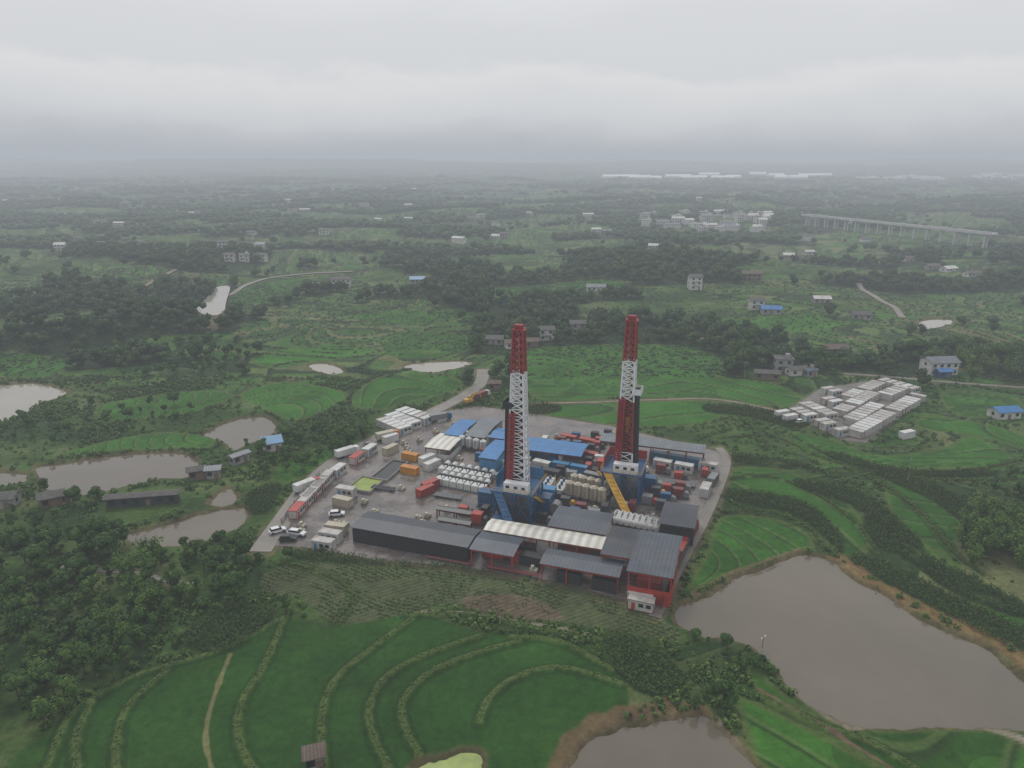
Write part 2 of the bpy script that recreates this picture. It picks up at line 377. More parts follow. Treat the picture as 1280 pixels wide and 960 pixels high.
col=col*(1-edge*.9)+np.array([.018,.038,.012])*edge*.9
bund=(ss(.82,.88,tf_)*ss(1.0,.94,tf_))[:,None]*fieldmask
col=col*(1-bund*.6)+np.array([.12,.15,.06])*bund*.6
fo=(forest(X,Y)*ss(300,350,Y))[:,None]
col=col*(1-fo)+np.array([.018,.038,.011])*fo
msk=np.zeros((len(X),3))
for P in pads:
    i=near(X,Y,P,3); d=sdist(X[i],Y[i],P); w=ss(-.6,.6,d); tone=.85+.3*random.random()
    g=np.array([.038,.118,.016])*tone*(0.75+.45*th2[i][:,None]); col[i]=col[i]*(1-w[:,None])+g*w[:,None]
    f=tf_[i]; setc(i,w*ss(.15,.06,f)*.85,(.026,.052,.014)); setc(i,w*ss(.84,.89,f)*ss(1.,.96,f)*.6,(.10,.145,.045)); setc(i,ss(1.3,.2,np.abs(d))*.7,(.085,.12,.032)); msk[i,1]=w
i=near(X,Y,padfg,3); d=sdist(X[i],Y[i],padfg); w=ss(-.5,.5,d); setc(i,w,(.024,.074,.012)); msk[i,1]=np.maximum(msk[i,1],w)
nn=fbm(X[i]/9,Y[i]/9,77,4); setc(i,w*ss(.45,.75,nn)*.5,(.040,.10,.016)); nn=fbm(X[i]/30,Y[i]/30,78,2); setc(i,w*ss(.55,.4,nn)*.45,(.019,.058,.011))
i=near(X,Y,crop,3); w=ss(-.5,.5,sdist(X[i],Y[i],crop)); setc(i,w,(.075,.092,.04)); msk[i,0]=w*.4
i=near(X,Y,soil,3); w=ss(-.5,.5,sdist(X[i],Y[i],soil)); setc(i,w*.8,(.13,.095,.065))
for P in maize:
    i=near(X,Y,P,3); w=ss(-.5,.5,sdist(X[i],Y[i],P)); setc(i,w,(.034,.06,.019)); msk[i,1]*=1-w
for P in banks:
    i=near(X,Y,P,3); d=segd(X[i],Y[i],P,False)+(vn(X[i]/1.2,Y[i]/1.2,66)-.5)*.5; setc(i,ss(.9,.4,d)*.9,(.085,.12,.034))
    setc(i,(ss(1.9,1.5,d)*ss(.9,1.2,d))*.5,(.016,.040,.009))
for P,w_,c in paths:
    i=near(X,Y,P,6); d=segd(X[i],Y[i],P,False); d=d+(vn(X[i]/2.5,Y[i]/2.5,61)-.5)*w_*.9; setc(i,ss(w_*1.3,w_*.7,d)*.9,c)
for n_,P,w_,m_ in roads:
    i=near(X,Y,P,9); d=segd(X[i],Y[i],P,False)+(vn(X[i]/3,Y[i]/3,62)-.5)*1.5; setc(i,ss(w_*.5+1.8,w_*.5+.5,d)*.7,(.14,.125,.07))
for P,m_ in ponds+[(alg,0)]:
    sc=max(1.,np.hypot(*P.mean(0))/260)
    i=near(X,Y,P,6*sc); d=sdist(X[i],Y[i],P)+(vn(X[i]/3,Y[i]/3,63)-.5)*1.3+(vn(X[i]/.9,Y[i]/.9,67)-.5)*.5
    Z[i]-=1.9*ss(-1.2*sc,1.4*sc,d); setc(i,ss(-2.0*sc,-.4,d)*.75,(.13,.10,.055))
i=near(X,Y,site,5); d=sdist(X[i],Y[i],site)+(vn(X[i]/3,Y[i]/3,64)-.5)*2; setc(i,ss(-3.0,-1,d)*.75,(.12,.10,.06))
i=near(X,Y,camp,5); d=sdist(X[i],Y[i],camp); setc(i,ss(-2,0,d),(.14,.13,.10))
for P in banks[:9]+banks[23:25]:
    i=near(X,Y,P,3); d=segd(X[i],Y[i],P,False); Z[i]+=.55*ss(1.3,.3,d)
idx=(np.arange(nr-1)[:,None]*nc+np.arange(nc-1)[None,:]).ravel()
Q=np.stack([idx,idx+1,idx+nc+1,idx+nc],1)
def groundmat():
    m,nt,b=base('ground_cover'); L=nt.links
    a=N(nt,'ShaderNodeAttribute',attribute_name='Col'); k=N(nt,'ShaderNodeAttribute',attribute_name='Msk'); g=N(nt,'ShaderNodeNewGeometry')
    sep=N(nt,'ShaderNodeSeparateColor'); L.new(k.outputs['Color'],sep.inputs[0])
    n1=N(nt,'ShaderNodeTexNoise',Scale=.55,Detail=8.,Roughness=.75); n2=N(nt,'ShaderNodeTexNoise',Scale=.06,Detail=6.,Roughness=.6)
    for n in (n1,n2): L.new(g.outputs['Position'],n.inputs['Vector'])
    def mul(src,fac,lo,hi,a0=.3,a1=.7):
        r=N(nt,'ShaderNodeMapRange'); r.inputs[1].default_value=a0; r.inputs[2].default_value=a1; r.inputs[3].default_value=lo; r.inputs[4].default_value=hi; L.new(fac,r.inputs[0])
        x=N(nt,'ShaderNodeMix',data_type='RGBA',blend_type='MULTIPLY'); x.inputs[0].default_value=1; L.new(src,x.inputs[6]); L.new(r.outputs[0],x.inputs[7]); return x.outputs[2],x
    c,x1=mul(a.outputs['Color'],n1.outputs['Fac'],.55,1.45)
    inv_=N(nt,'ShaderNodeMapRange'); inv_.inputs[3].default_value=1; inv_.inputs[4].default_value=.7; L.new(sep.outputs[1],inv_.inputs[0]); L.new(inv_.outputs[0],x1.inputs[0])
    c,_=mul(c,n2.outputs['Fac'],.72,1.25)
    wv=N(nt,'ShaderNodeTexWave',Scale=.24,Distortion=2.5,Detail=2.); wv.inputs['Detail Scale'].default_value=.3
    mp=N(nt,'ShaderNodeMapping'); mp.inputs['Rotation'].default_value=(0,0,R(62)); L.new(g.outputs['Position'],mp.inputs[0]); L.new(mp.outputs[0],wv.inputs['Vector'])
    c,x3=mul(c,wv.outputs['Fac'],.6,1.3,.2,.8); L.new(sep.outputs[0],x3.inputs[0])
    L.new(c,b.inputs['Base Color']); b.inputs['Roughness'].default_value=.85; b.inputs['Specular IOR Level'].default_value=.1
    bp=N(nt,'ShaderNodeBump',Strength=.7,Distance=.6); L.new(n1.outputs['Fac'],bp.inputs['Height']); L.new(bp.outputs[0],b.inputs['Normal'])
    return m
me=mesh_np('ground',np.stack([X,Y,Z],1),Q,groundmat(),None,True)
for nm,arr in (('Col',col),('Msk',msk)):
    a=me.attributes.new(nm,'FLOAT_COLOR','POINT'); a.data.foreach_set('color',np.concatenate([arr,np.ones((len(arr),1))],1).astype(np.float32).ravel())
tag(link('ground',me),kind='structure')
def sheet(name,P,z,m,grow=0.):
    Pn=P
    if grow:
        a=np.roll(P,1,0); b=np.roll(P,-1,0); t=b-a; nrm=np.stack([t[:,1],-t[:,0]],1); nrm/=np.linalg.norm(nrm,axis=1)[:,None]+1e-9
        area=.5*np.sum(P[:,0]*np.roll(P[:,1],-1)-np.roll(P[:,0],-1)*P[:,1])
        Pn=P+nrm*grow*(1 if area>0 else -1)
    bm=bmesh.new(); f=bm.faces.new([bm.verts.new((x,y,z)) for x,y in Pn]); f.normal_update()
    if f.normal.z<0: f.normal_flip()
    bmesh.ops.triangulate(bm,faces=[f]); me=bpy.data.meshes.new(name); bm.to_mesh(me); me.materials.append(m)
    return tag(link(name,me),kind='structure')
for P,m_ in ponds:
    c=P.mean(0); sc=max(1.,np.hypot(*c)/260); sheet('pond',P,float(np.mean(h(P[:,0],P[:,1])))-.8,M[m_],1.1*sc)
sheet('algae_pond',alg,-.75,M['algae'],.6)
sheet('site_floor',site,.06,M['site']); sheet('camp_yard',camp,.06+hz(*camp.mean(0)),M['yard'])
for k,(n_,P,w_,m_) in enumerate(roads):
    t=np.gradient(P,axis=0); t/=np.linalg.norm(t,axis=1)[:,None]; nn=np.stack([-t[:,1],t[:,0]],1)
    Lp=P+nn*w_/2; Rp=P-nn*w_/2; V=[];lift=.11+.02*(k%4)
    for a,b in zip(Lp,Rp):
        z=max(hz(*a),hz(*b),hz(*((a+b)/2)))+lift+ (.4 if P[0][1]>400 else 0); V+=[(a[0],a[1],z),(b[0],b[1],z)]
    T=[(2*i+1,2*i+3,2*i+2,2*i) for i in range(len(P)-1)]
    tag(link(n_,mesh_np(n_,np.array(V),np.array(T),M[m_])),kind='structure')
# ---------------------------------------------------------------- plants
bm=bmesh.new(); bmesh.ops.create_icosphere(bm,subdivisions=1,radius=1); bm.verts.index_update()
ICO1=(np.array([v.co[:] for v in bm.verts]),np.array([[v.index for v in f.verts] for f in bm.faces])); bm.free()
bm=bmesh.new(); bmesh.ops.create_icosphere(bm,subdivisions=2,radius=1); bm.verts.index_update()
ICO2=(np.array([v.co[:] for v in bm.verts]),np.array([[v.index for v in f.verts] for f in bm.faces])); bm.free()
def join(parts):
    V=[];T=[];W=[];n=0
    for v,t,w in parts: V.append(v);T.append(t+n);W.append(w);n+=len(v)
    return np.concatenate(V),np.concatenate(T),np.concatenate(W)
def blob(c,r,sz,jit,base_,r_,ico=ICO1):
    v=ico[0]*(1+r_.uniform(-jit,jit,(len(ico[0]),1))); w=base_+r_.uniform(-.08,.08,len(v))
    return v*np.array([r,r,sz])+np.array(c),ico[1],w
def leaves(P,size,nrm,val,r_,narrow=.6):
    n=len(P); u=r_.normal(size=(n,3)); u-=nrm*np.sum(u*nrm,1)[:,None]*.75; u/=np.linalg.norm(u,axis=1)[:,None]+1e-9
    w=np.cross(nrm,u); w/=np.linalg.norm(w,axis=1)[:,None]+1e-9
    s=size*r_.uniform(.6,1.3,(n,1))
    V=np.stack([P-u*s,P-w*s*narrow,P+u*s,P+w*s*narrow],1).reshape(-1,3)
    k=np.arange(n)[:,None]*4; T=np.concatenate([k+[0,1,2],k+[0,2,3]]); return V,T,np.repeat(val,4)
def crown(seed,Rr,z0,z1,lobes,per,lsize):
    r_=np.random.default_rng(seed); parts=[]; zc=(z0+z1)/2; hh=(z1-z0)/2
    for k in range(lobes):
        a=r_.uniform(0,6.28); q=Rr*.62*math.sqrt(r_.uniform(.05,1)); zz=zc+hh*r_.uniform(-.55,.65)
        if k==0: q=0; zz=zc+hh*.45
        lr=Rr*r_.uniform(.34,.52); c=np.array([q*math.cos(a),q*math.sin(a),zz]); tone=r_.uniform(-.16,.18)
        parts.append(blob(c,lr*.8,lr*.62,.22,.10+tone*.4,r_,ICO2))  # lobe core coloured darker: shade inside the crown put into the colour
        n=r_.normal(size=(per,3)); n[:,2]=np.abs(n[:,2])*.9+n[:,2]*.2; n/=np.linalg.norm(n,axis=1)[:,None]
        P=c+n*np.array([lr,lr,lr*.8])*r_.uniform(.75,1.12,(per,1))
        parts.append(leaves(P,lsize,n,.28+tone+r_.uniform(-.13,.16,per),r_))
    return join(parts)
def trunkmb(hgt,r0,seed,mat_):
    random.seed(seed); m=MB(); top=(random.uniform(-.4,.4),random.uniform(-.4,.4),hgt*.62)
    m.tube((0,0,-.4),top,r0,7,r0*.55)
    for k in range(4):
        a=k*1.57+random.random(); m.tube((top[0]*.8,top[1]*.8,top[2]*random.uniform(.7,.95)),(math.cos(a)*hgt*.22,math.sin(a)*hgt*.22,hgt*random.uniform(.68,.85)),r0*.45,5,r0*.15)
    me=bpy.data.meshes.new('trunk'); me.from_pydata(m.v,[],m.f); me.materials.append(mat_); return me
TREE=[]
for s,(Rr,z0,z1,lb,per,ls) in enumerate([(3.4,1.5,8.,10,120,.34),(3.0,1.8,9.5,10,110,.34),(2.6,1.2,6.5,8,120,.31),(4.0,1.8,8.5,13,110,.35),(2.2,1.0,7.5,8,110,.30),(3.2,1.,6.,10,110,.33)]):
    V,T,W=crown(100+s,Rr,z0,z1,lb,per,ls); TREE.append((mesh_np('crown',V,T,M['leaf'],W),trunkmb(z1,.22,s,M['bark'])))
def bamboo(seed):
    r_=np.random.default_rng(seed); parts=[]; m=MB()
    for k in range(26):
        a=r_.uniform(0,6.28); b=r_.uniform(.1,1.0); L=r_.uniform(7,11.5); lean=r_.uniform(.8,3.6); x0,y0=b*math.cos(a),b*math.sin(a)
        pts=[np.array([x0+math.cos(a)*lean*t*t*1.1,y0+math.sin(a)*lean*t*t*1.1,L*(t-.18*t**3)]) for t in (0,.35,.7,1)]
        for p,q in zip(pts[:-1],pts[1:]): m.tube(p,q,.06,4,.04,False)
        n=60; t=r_.uniform(.22,1.05,n); P=np.stack([x0+math.cos(a)*lean*t*t*1.1,y0+math.sin(a)*lean*t*t*1.1,L*(t-.18*t**3)],1)+r_.normal(0,.5,(n,3))
        nm=np.array([math.cos(a)*.5,math.sin(a)*.5,.8])+r_.normal(0,.4,(n,3)); nm/=np.linalg.norm(nm,axis=1)[:,None]
        parts.append(leaves(P,.46,nm,.30+r_.uniform(-.16,.2)+r_.uniform(-.1,.1,n),r_,.4))
    V,T,W=join(parts); me=bpy.data.meshes.new('culms'); me.from_pydata(m.v,[],m.f); me.materials.append(M['bamboo'])
    return mesh_np('foliage',V,T,M['bleaf'],W),me
BAM=[bamboo(k) for k in range(3)]
def midtree(seed):
    r_=np.random.default_rng(seed); parts=[]
    for k in range(6):
        a=r_.uniform(0,6.28); q=0 if k==0 else r_.uniform(1.,2.6); lr=r_.uniform(1.4,2.2); tone=r_.uniform(-.15,.15)
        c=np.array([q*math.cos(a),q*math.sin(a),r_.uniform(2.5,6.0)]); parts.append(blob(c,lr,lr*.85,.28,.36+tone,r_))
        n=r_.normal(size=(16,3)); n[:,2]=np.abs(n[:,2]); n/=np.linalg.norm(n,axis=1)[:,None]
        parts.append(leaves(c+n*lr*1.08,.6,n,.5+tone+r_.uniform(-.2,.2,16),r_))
    parts.append((np.array([[-.25,0,-1],[.25,0,-1],[0,.3,4.]]),np.array([[0,1,2]]),np.zeros(3)))
    return join(parts)
def fartree(seed):
    r_=np.random.default_rng(seed)
    return join([blob((r_.uniform(-1.8,1.8),r_.uniform(-1,1),r_.uniform(1.8,4.)),r_.uniform(2.,3.),r_.uniform(1.6,2.6),.25,.42+r_.uniform(-.12,.12),r_) for k in range(2)])
def shrub(seed,n=14,size=.34):
    r_=np.random.default_rng(seed); d=r_.normal(size=(n,3)); d[:,2]=np.abs(d[:,2])+.15; d/=np.linalg.norm(d,axis=1)[:,None]
    return leaves(d*np.array([.55,.55,.8])*r_.uniform(.6,1.1,(n,1)),size,d,.42+r_.uniform(-.25,.25,n),r_)
def corn(seed):
    r_=np.random.default_rng(seed); V=[];T=[];W=[]
    for k in range(8):
        a=r_.uniform(0,6.28); z=.5+.18*k; c,s=math.cos(a),math.sin(a); L=r_.uniform(.45,.75); n=len(V)
        V+=[(0,0,z),(c*L*.5-s*.11,s*L*.5+c*.11,z+.35),(c*L,s*L,z+.15),(c*L*.5+s*.11,s*L*.5-c*.11,z+.35)]; T+=[(n,n+1,n+2),(n,n+2,n+3)]; W+=[.5+r_.uniform(-.25,.3)]*4
    n=len(V); V+=[(-.05,0,0),(.05,0,0),(0,0,2.3)]; T+=[(n,n+1,n+2)]; W+=[.85]*3
    return np.array(V),np.array(T),np.array(W)
MID=[midtree(k) for k in range(6)]; FAR=[fartree(k) for k in range(6)]; SHR=[shrub(k) for k in range(6)]; CORN=[corn(k) for k in range(5)]; WEED=[shrub(40+k,7,.4) for k in range(5)]
def scatter(name,protos,x,y,s,m,label,cat,seed,sz=None,tone=.12,zoff=0.):
    r_=np.random.default_rng(seed); n=len(x); z=h(x,y)+zoff; k=r_.integers(0,len(protos),n); a=r_.uniform(0,6.28,n); sz=s if sz is None else sz
    Vs=[];Ts=[];Ws=[];off=0; tn=r_.uniform(-tone,tone,n)+(fbm(x/40,y/40,91,2)-.5)*.4
    for j,(v,t,w) in enumerate(protos):
        i=np.nonzero(k==j)[0]
        if not len(i): continue
        c,q=np.cos(a[i])[:,None],np.sin(a[i])[:,None]
        P=np.stack([(v[:,0]*c-v[:,1]*q)*s[i][:,None]+x[i][:,None],(v[:,0]*q+v[:,1]*c)*s[i][:,None]+y[i][:,None],v[:,2]*sz[i][:,None]+z[i][:,None]],2).reshape(-1,3)
        T=(t[None]+(np.arange(len(i))*len(v))[:,None,None]).reshape(-1,3)+off
        Vs.append(P);Ts.append(T);Ws.append((w[None]+tn[i][:,None]).ravel()); off+=len(P)
    o=link(name,mesh_np(name,np.concatenate(Vs),np.concatenate(Ts),m,np.concatenate(Ws)))
    return tag(o,label,cat,None,'stuff')
BLOCK=[p for p,_ in ponds]+[alg,site,camp]
OPEN=BLOCK+[padfg,crop]+pads+maize
HOUSE_SPOTS=[]
def free(x,y,L,margin=0.):
    ok=np.ones(x.shape,bool)
    for P in L:
        i=near(x,y,P,margin+1)
        if len(i):
            d=sdist(x[i],y[i],P); ok[i[d>-margin]]=False
    for n_,P,w_,m_ in roads:
        i=near(x,y,P,8)
        if len(i): d=segd(x[i],y[i],P,False); ok[i[d<w_/2+margin]]=False
    return ok
def project(x,y,z):
    f=y*cp+(H-z)*sp; u=y*sp-(H-z)*cp; return 640+F*x/f,480-F*u/f,f
# ---------------------------------------------------------------- site frame
A=R(-18.5); O=at0(345,675); ca,sa=math.cos(A),math.sin(A)
def tfr(p): d=p-O; return np.array([d[0]*ca+d[1]*sa,-d[0]*sa+d[1]*ca])
def fw(u,v): return O+np.array([u*ca-v*sa,u*sa+v*ca])
OCC=[]
def occ(c,L,W,a): OCC.append((c[0],c[1],L/2,W/2,math.cos(a),math.sin(a)))
def clear(p,r):
    for x,y,l,w,c,s in OCC:
        dx,dy=p[0]-x,p[1]-y; u=abs(dx*c+dy*s)-l; v=abs(-dx*s+dy*c)-w
        if u<r and v<r: return False
    return True
def rect(nl,fr,z):
    a=tfr(at0(*nl,z)); b=tfr(at0(*fr,z)); c=fw(*((a+b)/2)); return c,max(b[0]-a[0],2.),max(b[1]-a[1],2.)
def shed(nl,fr,z,roof,label,mode='open',wall='black',name='shed',flatter=.35,frame='darkred'):
    c,L,W=rect(nl,fr,z); t=thing(name,label,'shed',(c[0],c[1],.06),A); occ(c,L,W,A)
    z-=.06; rs=z-.5
    MB().profx([(-W/2-.3,rs),(0,rs+flatter+.25),(W/2+.3,rs),(W/2+.3,rs+.12),(0,rs+flatter+.4),(-W/2-.3,rs+.12)],-L/2-.3,L/2+.3).build('roof',M[roof],t)
    n=max(2,int(round(L/6))+1)
    for i in range(n):
        for s in (-1,1): MB().box(-L/2+.2+i*(L-.4)/(n-1),s*(W/2-.2),rs/2-.02,.28,.28,rs-.04).build('post',M['steel' if mode=='closed' else frame],t)
    for s in (-1,1): MB().box(0,s*(W/2-.2),rs-.35,L-.7,.15,.5).build('beam',M[frame] if mode!='closed' else M['dark'],t)
    if mode=='closed':
        MB().box(0,-W/2+.02,rs*.45,L-.02,.08,rs*.9).build('front_wall',M[wall],t); MB().box(0,W/2-.02,rs*.45,L-.02,.08,rs*.9).build('back_wall',M[wall],t)
        for s in (-1,1): MB().box(s*(L/2-.04),0,rs*.45,.08,W-.3,rs*.9).build('side_wall',M[wall],t)
    if mode=='half':
        MB().box(0,-W/2+.02,rs*.25,L-.02,.08,rs*.5).build('front_wall',M[wall],t)
        MB().box(L/2-.04,0,rs*.25,.08,W-.6,rs*.5).build('side_wall',M[wall],t)
def container_proto(name,label,cat,L,W,Hh,body,frame,door,cabin=False,rf='cabinroof'):
    t=thing(name,label,cat,(0,0,0)); MB().box(0,0,Hh/2+.1,L-.12,W-.12,Hh-.2).build('body',M[body],t)
    f=MB()
    for x in (-1,1):
        for y in (-1,1): f.box(x*(L/2-.06),y*(W/2-.06),Hh/2,.14,.14,Hh)
    for zz in (.08,Hh-.05):
        for y in (-1,1): f.box(0,y*(W/2-.06),zz,L-.28,.12,.14)
        for x in (-1,1): f.box(x*(L/2-.06),0,zz,.12,W-.28,.14)
    if not cabin:
        for k in range(int(L/.6)):
            for y in (-1,1): f.box(-L/2+.4+k*.6,y*(W/2-.045),Hh/2,.2,.06,Hh-.35)
    f.build('frame',M[frame],t)
    if cabin:
        d=MB().box(-L*.28,-W/2+.03,1.1,.85,.07,1.9).build('door',M[door],t); MB().box(-L*.28+.3,-W/2-.02,1.1,.06,.05,.15).build('handle',M['dark'],d)
        for x in (.02*L,.3*L): MB().box(x,-W/2+.03,1.6,1.1,.07,.9).build('window',M['glass'],t)
        MB().box(0,0,Hh+.06,L+.05,W+.05,.1).build('roof',M[rf],t)
        MB().box(L*.42,W/2+.2,1.9,.7,.35,.55).build('air_conditioner',M['steel'],t)
    else:
        for s in (-1,1): MB().box(L/2,s*W*.23,Hh/2+.02,.06,W*.42,Hh-.4).build('door',M[door],t)
    return t
FL={}
def use(proto,px,z,rz,label,group=None,foot=(6,2.6)):
    p=px if isinstance(px,np.ndarray) else at0(*px); loc=(p[0],p[1],z); occ(p,foot[0],foot[1],rz)
    if id(proto) not in FL:
        FL[id(proto)]=proto; proto.location=loc; proto.rotation_euler=(0,0,rz); proto['label']=label
        if group: proto['group']=group
        return proto
    r=dup(proto,loc,rz,label,group)
    if not group and 'group' in r: del r['group']
    return r
cabin=container_proto('cabin','x','cabin',6.,2.7,2.7,'offwhite','white','skyblue',True)
wcabin=container_proto('cabin','x','cabin',6.,2.7,2.7,'offwhite','white','skyblue',True,'white')
rcabin=container_proto('cabin','x','cabin',6.,2.7,2.7,'offwhite','darkred','red',True)
rrcabin=container_proto('cabin','x','cabin',6.,2.7,2.7,'offwhite','red','red',True,'red')
cwhite=container_proto('shipping_container','x','container',6.,2.5,2.6,'white','white','steel')
cred=container_proto('shipping_container','x','container',6.,2.5,2.6,'red','darkred','red')
cblue=container_proto('shipping_container','x','container',6.,2.5,2.6,'skyblue','blue','blue')
ctan=container_proto('shipping_container','x','container',6.,2.5,2.6,'cream','tan','cream')
cblack=container_proto('storage_tank','x','tank',6.,2.6,3.,'black','dark','dark')
cgrey=container_proto('shipping_container','x','container',6.,2.5,2.6,'steel','dark','dark')
corange=container_proto('shipping_container','x','container',6.,2.5,2.4,'orange','yellow','orange')
def row(p,q,proto,label,group,step=6.25,rot=0,zb=.07,drop=0):
    a=at0(*p); b=at0(*q); d=b-a; L=np.linalg.norm(d); n=max(1,int(L/step)); d=d/L; ang=math.atan2(d[1],d[0])
    for k in range(n):
        c=a+d*(k+.5)*L/n
        if random.random()<drop: continue
        use(proto if not isinstance(proto,list) else random.choice(proto),c,zb,ang+rot+random.uniform(-.02,.02),label,group)
shed((440,657),(600,661),5,'darkroof2','long black walled shed with dark roof at the left front edge of the site','closed')
shed((588,684),(655,671),5.6,'darkroof','dark roofed open shed just right of the long black shed','open',frame='red')
shed((606,660),(758,670),6,'creamroof','long open shed with white ribbed roof in front of the left derrick',frame='red')
shed((686,655),(767,641),6.5,'darkroof','dark roofed shed behind the right end of the white ribbed roof')
shed((676,702),(780,700),5.2,'darkroof','wide dark roofed open shed at the front edge over black tanks','open',frame='red')
shed((752,690),(806,662),7,'darkroof2','dark roofed open shed left of the tallest roof by the front right corner','open',frame='red')
shed((785,711),(852,669),8.4,'darkroof','tall dark roofed shed at the front right corner of the site','half','red',frame='red')
shed((825,652),(873,631),6,'darkroof2','small square dark roofed shed at the right edge of the site beside white tanks','closed')
shed((556,541),(596,525),5,'blueroof','small bright blue roofed shed at the rear left corner of the site','closed','white')
shed((582,543),(628,523),5.5,'greyroof','grey roofed shed just right of the small bright blue roof at the rear','closed','steel')
shed((531,557),(580,544),4.5,'creamroof','white roofed shed at the rear left edge next to white round tanks','half','white',flatter=.2)
shed((599,570),(640,551),6,'blueroof','blue roofed shed directly behind the white pump units','closed','skyblue')
shed((640,558),(735,554),5,'blueroof','long blue roofed shed behind the left derrick','open','skyblue')
shed((612,545),(640,536),5,'blueroof','narrow blue roof right of the grey roofed shed','open')
shed((750,549),(882,555),6.5,'greyroof','long grey roofed shed along the rear right edge of the site','open')
shed((545,634),(593,638),3.2,'dark','low dark platform shed beside the red container in the open yard','open',flatter=.1)
shed((548,648),(590,650),3,'dark','lower dark rack canopy nearest the long black shed','open',flatter=.1)
def htank(L,r):
    t=thing('horizontal_tank','x','tank',(0,0,0)); m=MB(); m.tube((0,-L/2,r+.5),(0,L/2,r+.5),r,16,cap=False)
    for s in (-1,1): m.tube((0,s*L/2,r+.5),(0,s*(L/2+.35),r+.5),r,16,r*.6)
    m.build('shell',M['white'],t)
    for s in (-1,1): MB().box(0,s*L*.3,.45,r*1.5,.4,.9).build('saddle',M['dark'],t)
    MB().tube((0,0,2*r+.4),(0,0,2*r+.8),.35,10).build('hatch',M['steel'],t); MB().box(0,0,2*r+.55,.5,L*.8,.06).build('walkway',M['steel'],t)
    return t
ht=htank(5.,1.05)
def trow(p,q,n,label,group,rot=0,proto=None,foot=(2.6,7)):
    a=at0(*p); b=at0(*q)
    for k in range(n): use(proto or ht,a+(b-a)*k/(n-1),.07,A+rot,label,group,foot)
trow((770,652),(822,663),8,'white horizontal tank in the row left of the square dark shed','white tanks at the right of the site')
def pump():
    t=thing('pump_unit','x','pump',(0,0,0)); MB().box(0,0,.2,2.4,7,.35).build('skid',M['steel'],t)
    MB().box(0,-1.6,1.3,2.1,2.8,1.9).build('engine_cover',M['white'],t); m=MB(); m.tube((0,1.,1.6),(0,3.2,1.6),1.0,12); m.build('pump_end',M['white'],t)
    MB().box(0,.35,1.5,2.2,.5,2.3).build('radiator',M['dark'],t); MB().tube((.5,-1.6,2.2),(.5,-1.6,3.3),.14,8).build('exhaust',M['dark'],t)
    return t
pm=pump()
trow((556,589),(612,600),7,'white pump unit in the back row left of the left derrick','white pump units back row',0,pm)
trow((553,602),(606,613),7,'white pump unit in the front row left of the left derrick','white pump units front row',0,pm)
def silo(r,hh,mt):
    t=thing('silo','x','silo',(0,0,0)); m=MB(); m.tube((0,0,1.4),(0,0,hh),r,18,cap=False); m.tube((0,0,hh),(0,0,hh+.55),r,18,r*.25); m.tube((0,0,1.4),(0,0,.5),r,18,r*.3); m.build('shell',M[mt],t)
    for k in range(4): MB().bar((r*.8*math.cos(k*PI/2+.8),r*.8*math.sin(k*PI/2+.8),0),(r*.8*math.cos(k*PI/2+.8),r*.8*math.sin(k*PI/2+.8),1.6),.2).build('leg',M['dark'],t)
    m=MB()
    for s in (-.22,.22): m.bar((s,-r-.15,.3),(s,-r-.15,hh+.8),.07)
    for k in range(int(hh/.5)): m.bar((-.22,-r-.15,.5+k*.5),(.22,-r-.15,.5+k*.5),.05)
    m.build('ladder',M['steel'],t); return t
sl=silo(1.35,5.2,'tan'); s2=silo(1.2,4.4,'white')
for n_,(a,b) in zip(('front','back'),(((712,622),(752,631)),((718,613),(758,622)))):
    trow(a,b,5,'tan upright silo in the %s row between the two derricks'%n_,'tan silos between the derricks, %s row'%n_,0,sl,(2.8,2.8))
trow((578,560),(604,566),4,'white upright tank beside the white roofed rear shed','white upright tanks at the rear left',0,s2,(2.5,2.5))
trow((582,553),(608,559),4,'white upright tank in the back line near the white roofed rear shed','white upright tanks back line',0,s2,(2.5,2.5))
row((862,584),(908,592),cabin,'white cabin in the row at the rear right corner of the site','rear right site cabins')
row((815,582),(868,592),wcabin,'white cabin in front of the long grey roofed shed','cabins in front of the long grey shed')
row((812,572),(880,584),cblue,'blue container under the long grey shed roof','blue containers under the grey roof')
row((884,612),(897,596),cgrey,'grey container along the right edge track','grey containers at right edge')
row((867,645),(884,612),cabin,'white cabin along the right edge of the yard','cabins along right edge',drop=.4)
row((780,747),(822,757),cwhite,'white container at the front right corner under the tall shed','front corner white containers')
row((783,757),(820,765),rcabin,'white cabin with red frame lowest at the front right corner','front corner cabins')
row((600,692),(672,707),cred,'red box unit under the front sheds','red units under front sheds')
row((605,682),(672,696),cblack,'black tank under the shed right of the long black shed','black tanks under second shed')
row((700,690),(745,699),cred,'red box unit deep under the middle front shed','red units in the middle front')
row((690,722),(778,742),cblack,'black rectangular tank at the front edge of the site','black tanks at front edge')
row((640,700),(690,712),cblack,'black rectangular tank left of the wide front shed','black tanks left of wide shed')
row((790,718),(825,726),cred,'red box unit under the tall corner shed','red units in corner shed')
row((795,732),(828,740),cred,'red box unit at the front of the tall corner shed','red units at front of corner shed')
row((846,700),(868,660),cred,'red container in the line outside the tall corner shed','red containers outside corner shed',drop=.3)
row((366,650),(408,604),[rcabin,rrcabin,rcabin],'red framed white cabin in the row along the left access road','cabins along the access road')
row((412,601),(434,585),[rcabin,wcabin],'white cabin in the access road row level with the yellow green pit','access road row beside pit')
row((438,583),(470,562),[cwhite,rrcabin,wcabin],'cabin in the access road row above the dark pit','access road row above dark pit')
row((380,632),(415,596),[cabin,cabin,cgrey],'container behind the red framed cabins by the access road','containers behind the red framed cabins',drop=.25)
row((402,663),(440,668),ctan,'tan container left of the long black shed','tan containers beside black shed')
row((392,672),(436,679),cabin,'white cabin between parked cars and the long black shed','white cabins beside black shed')
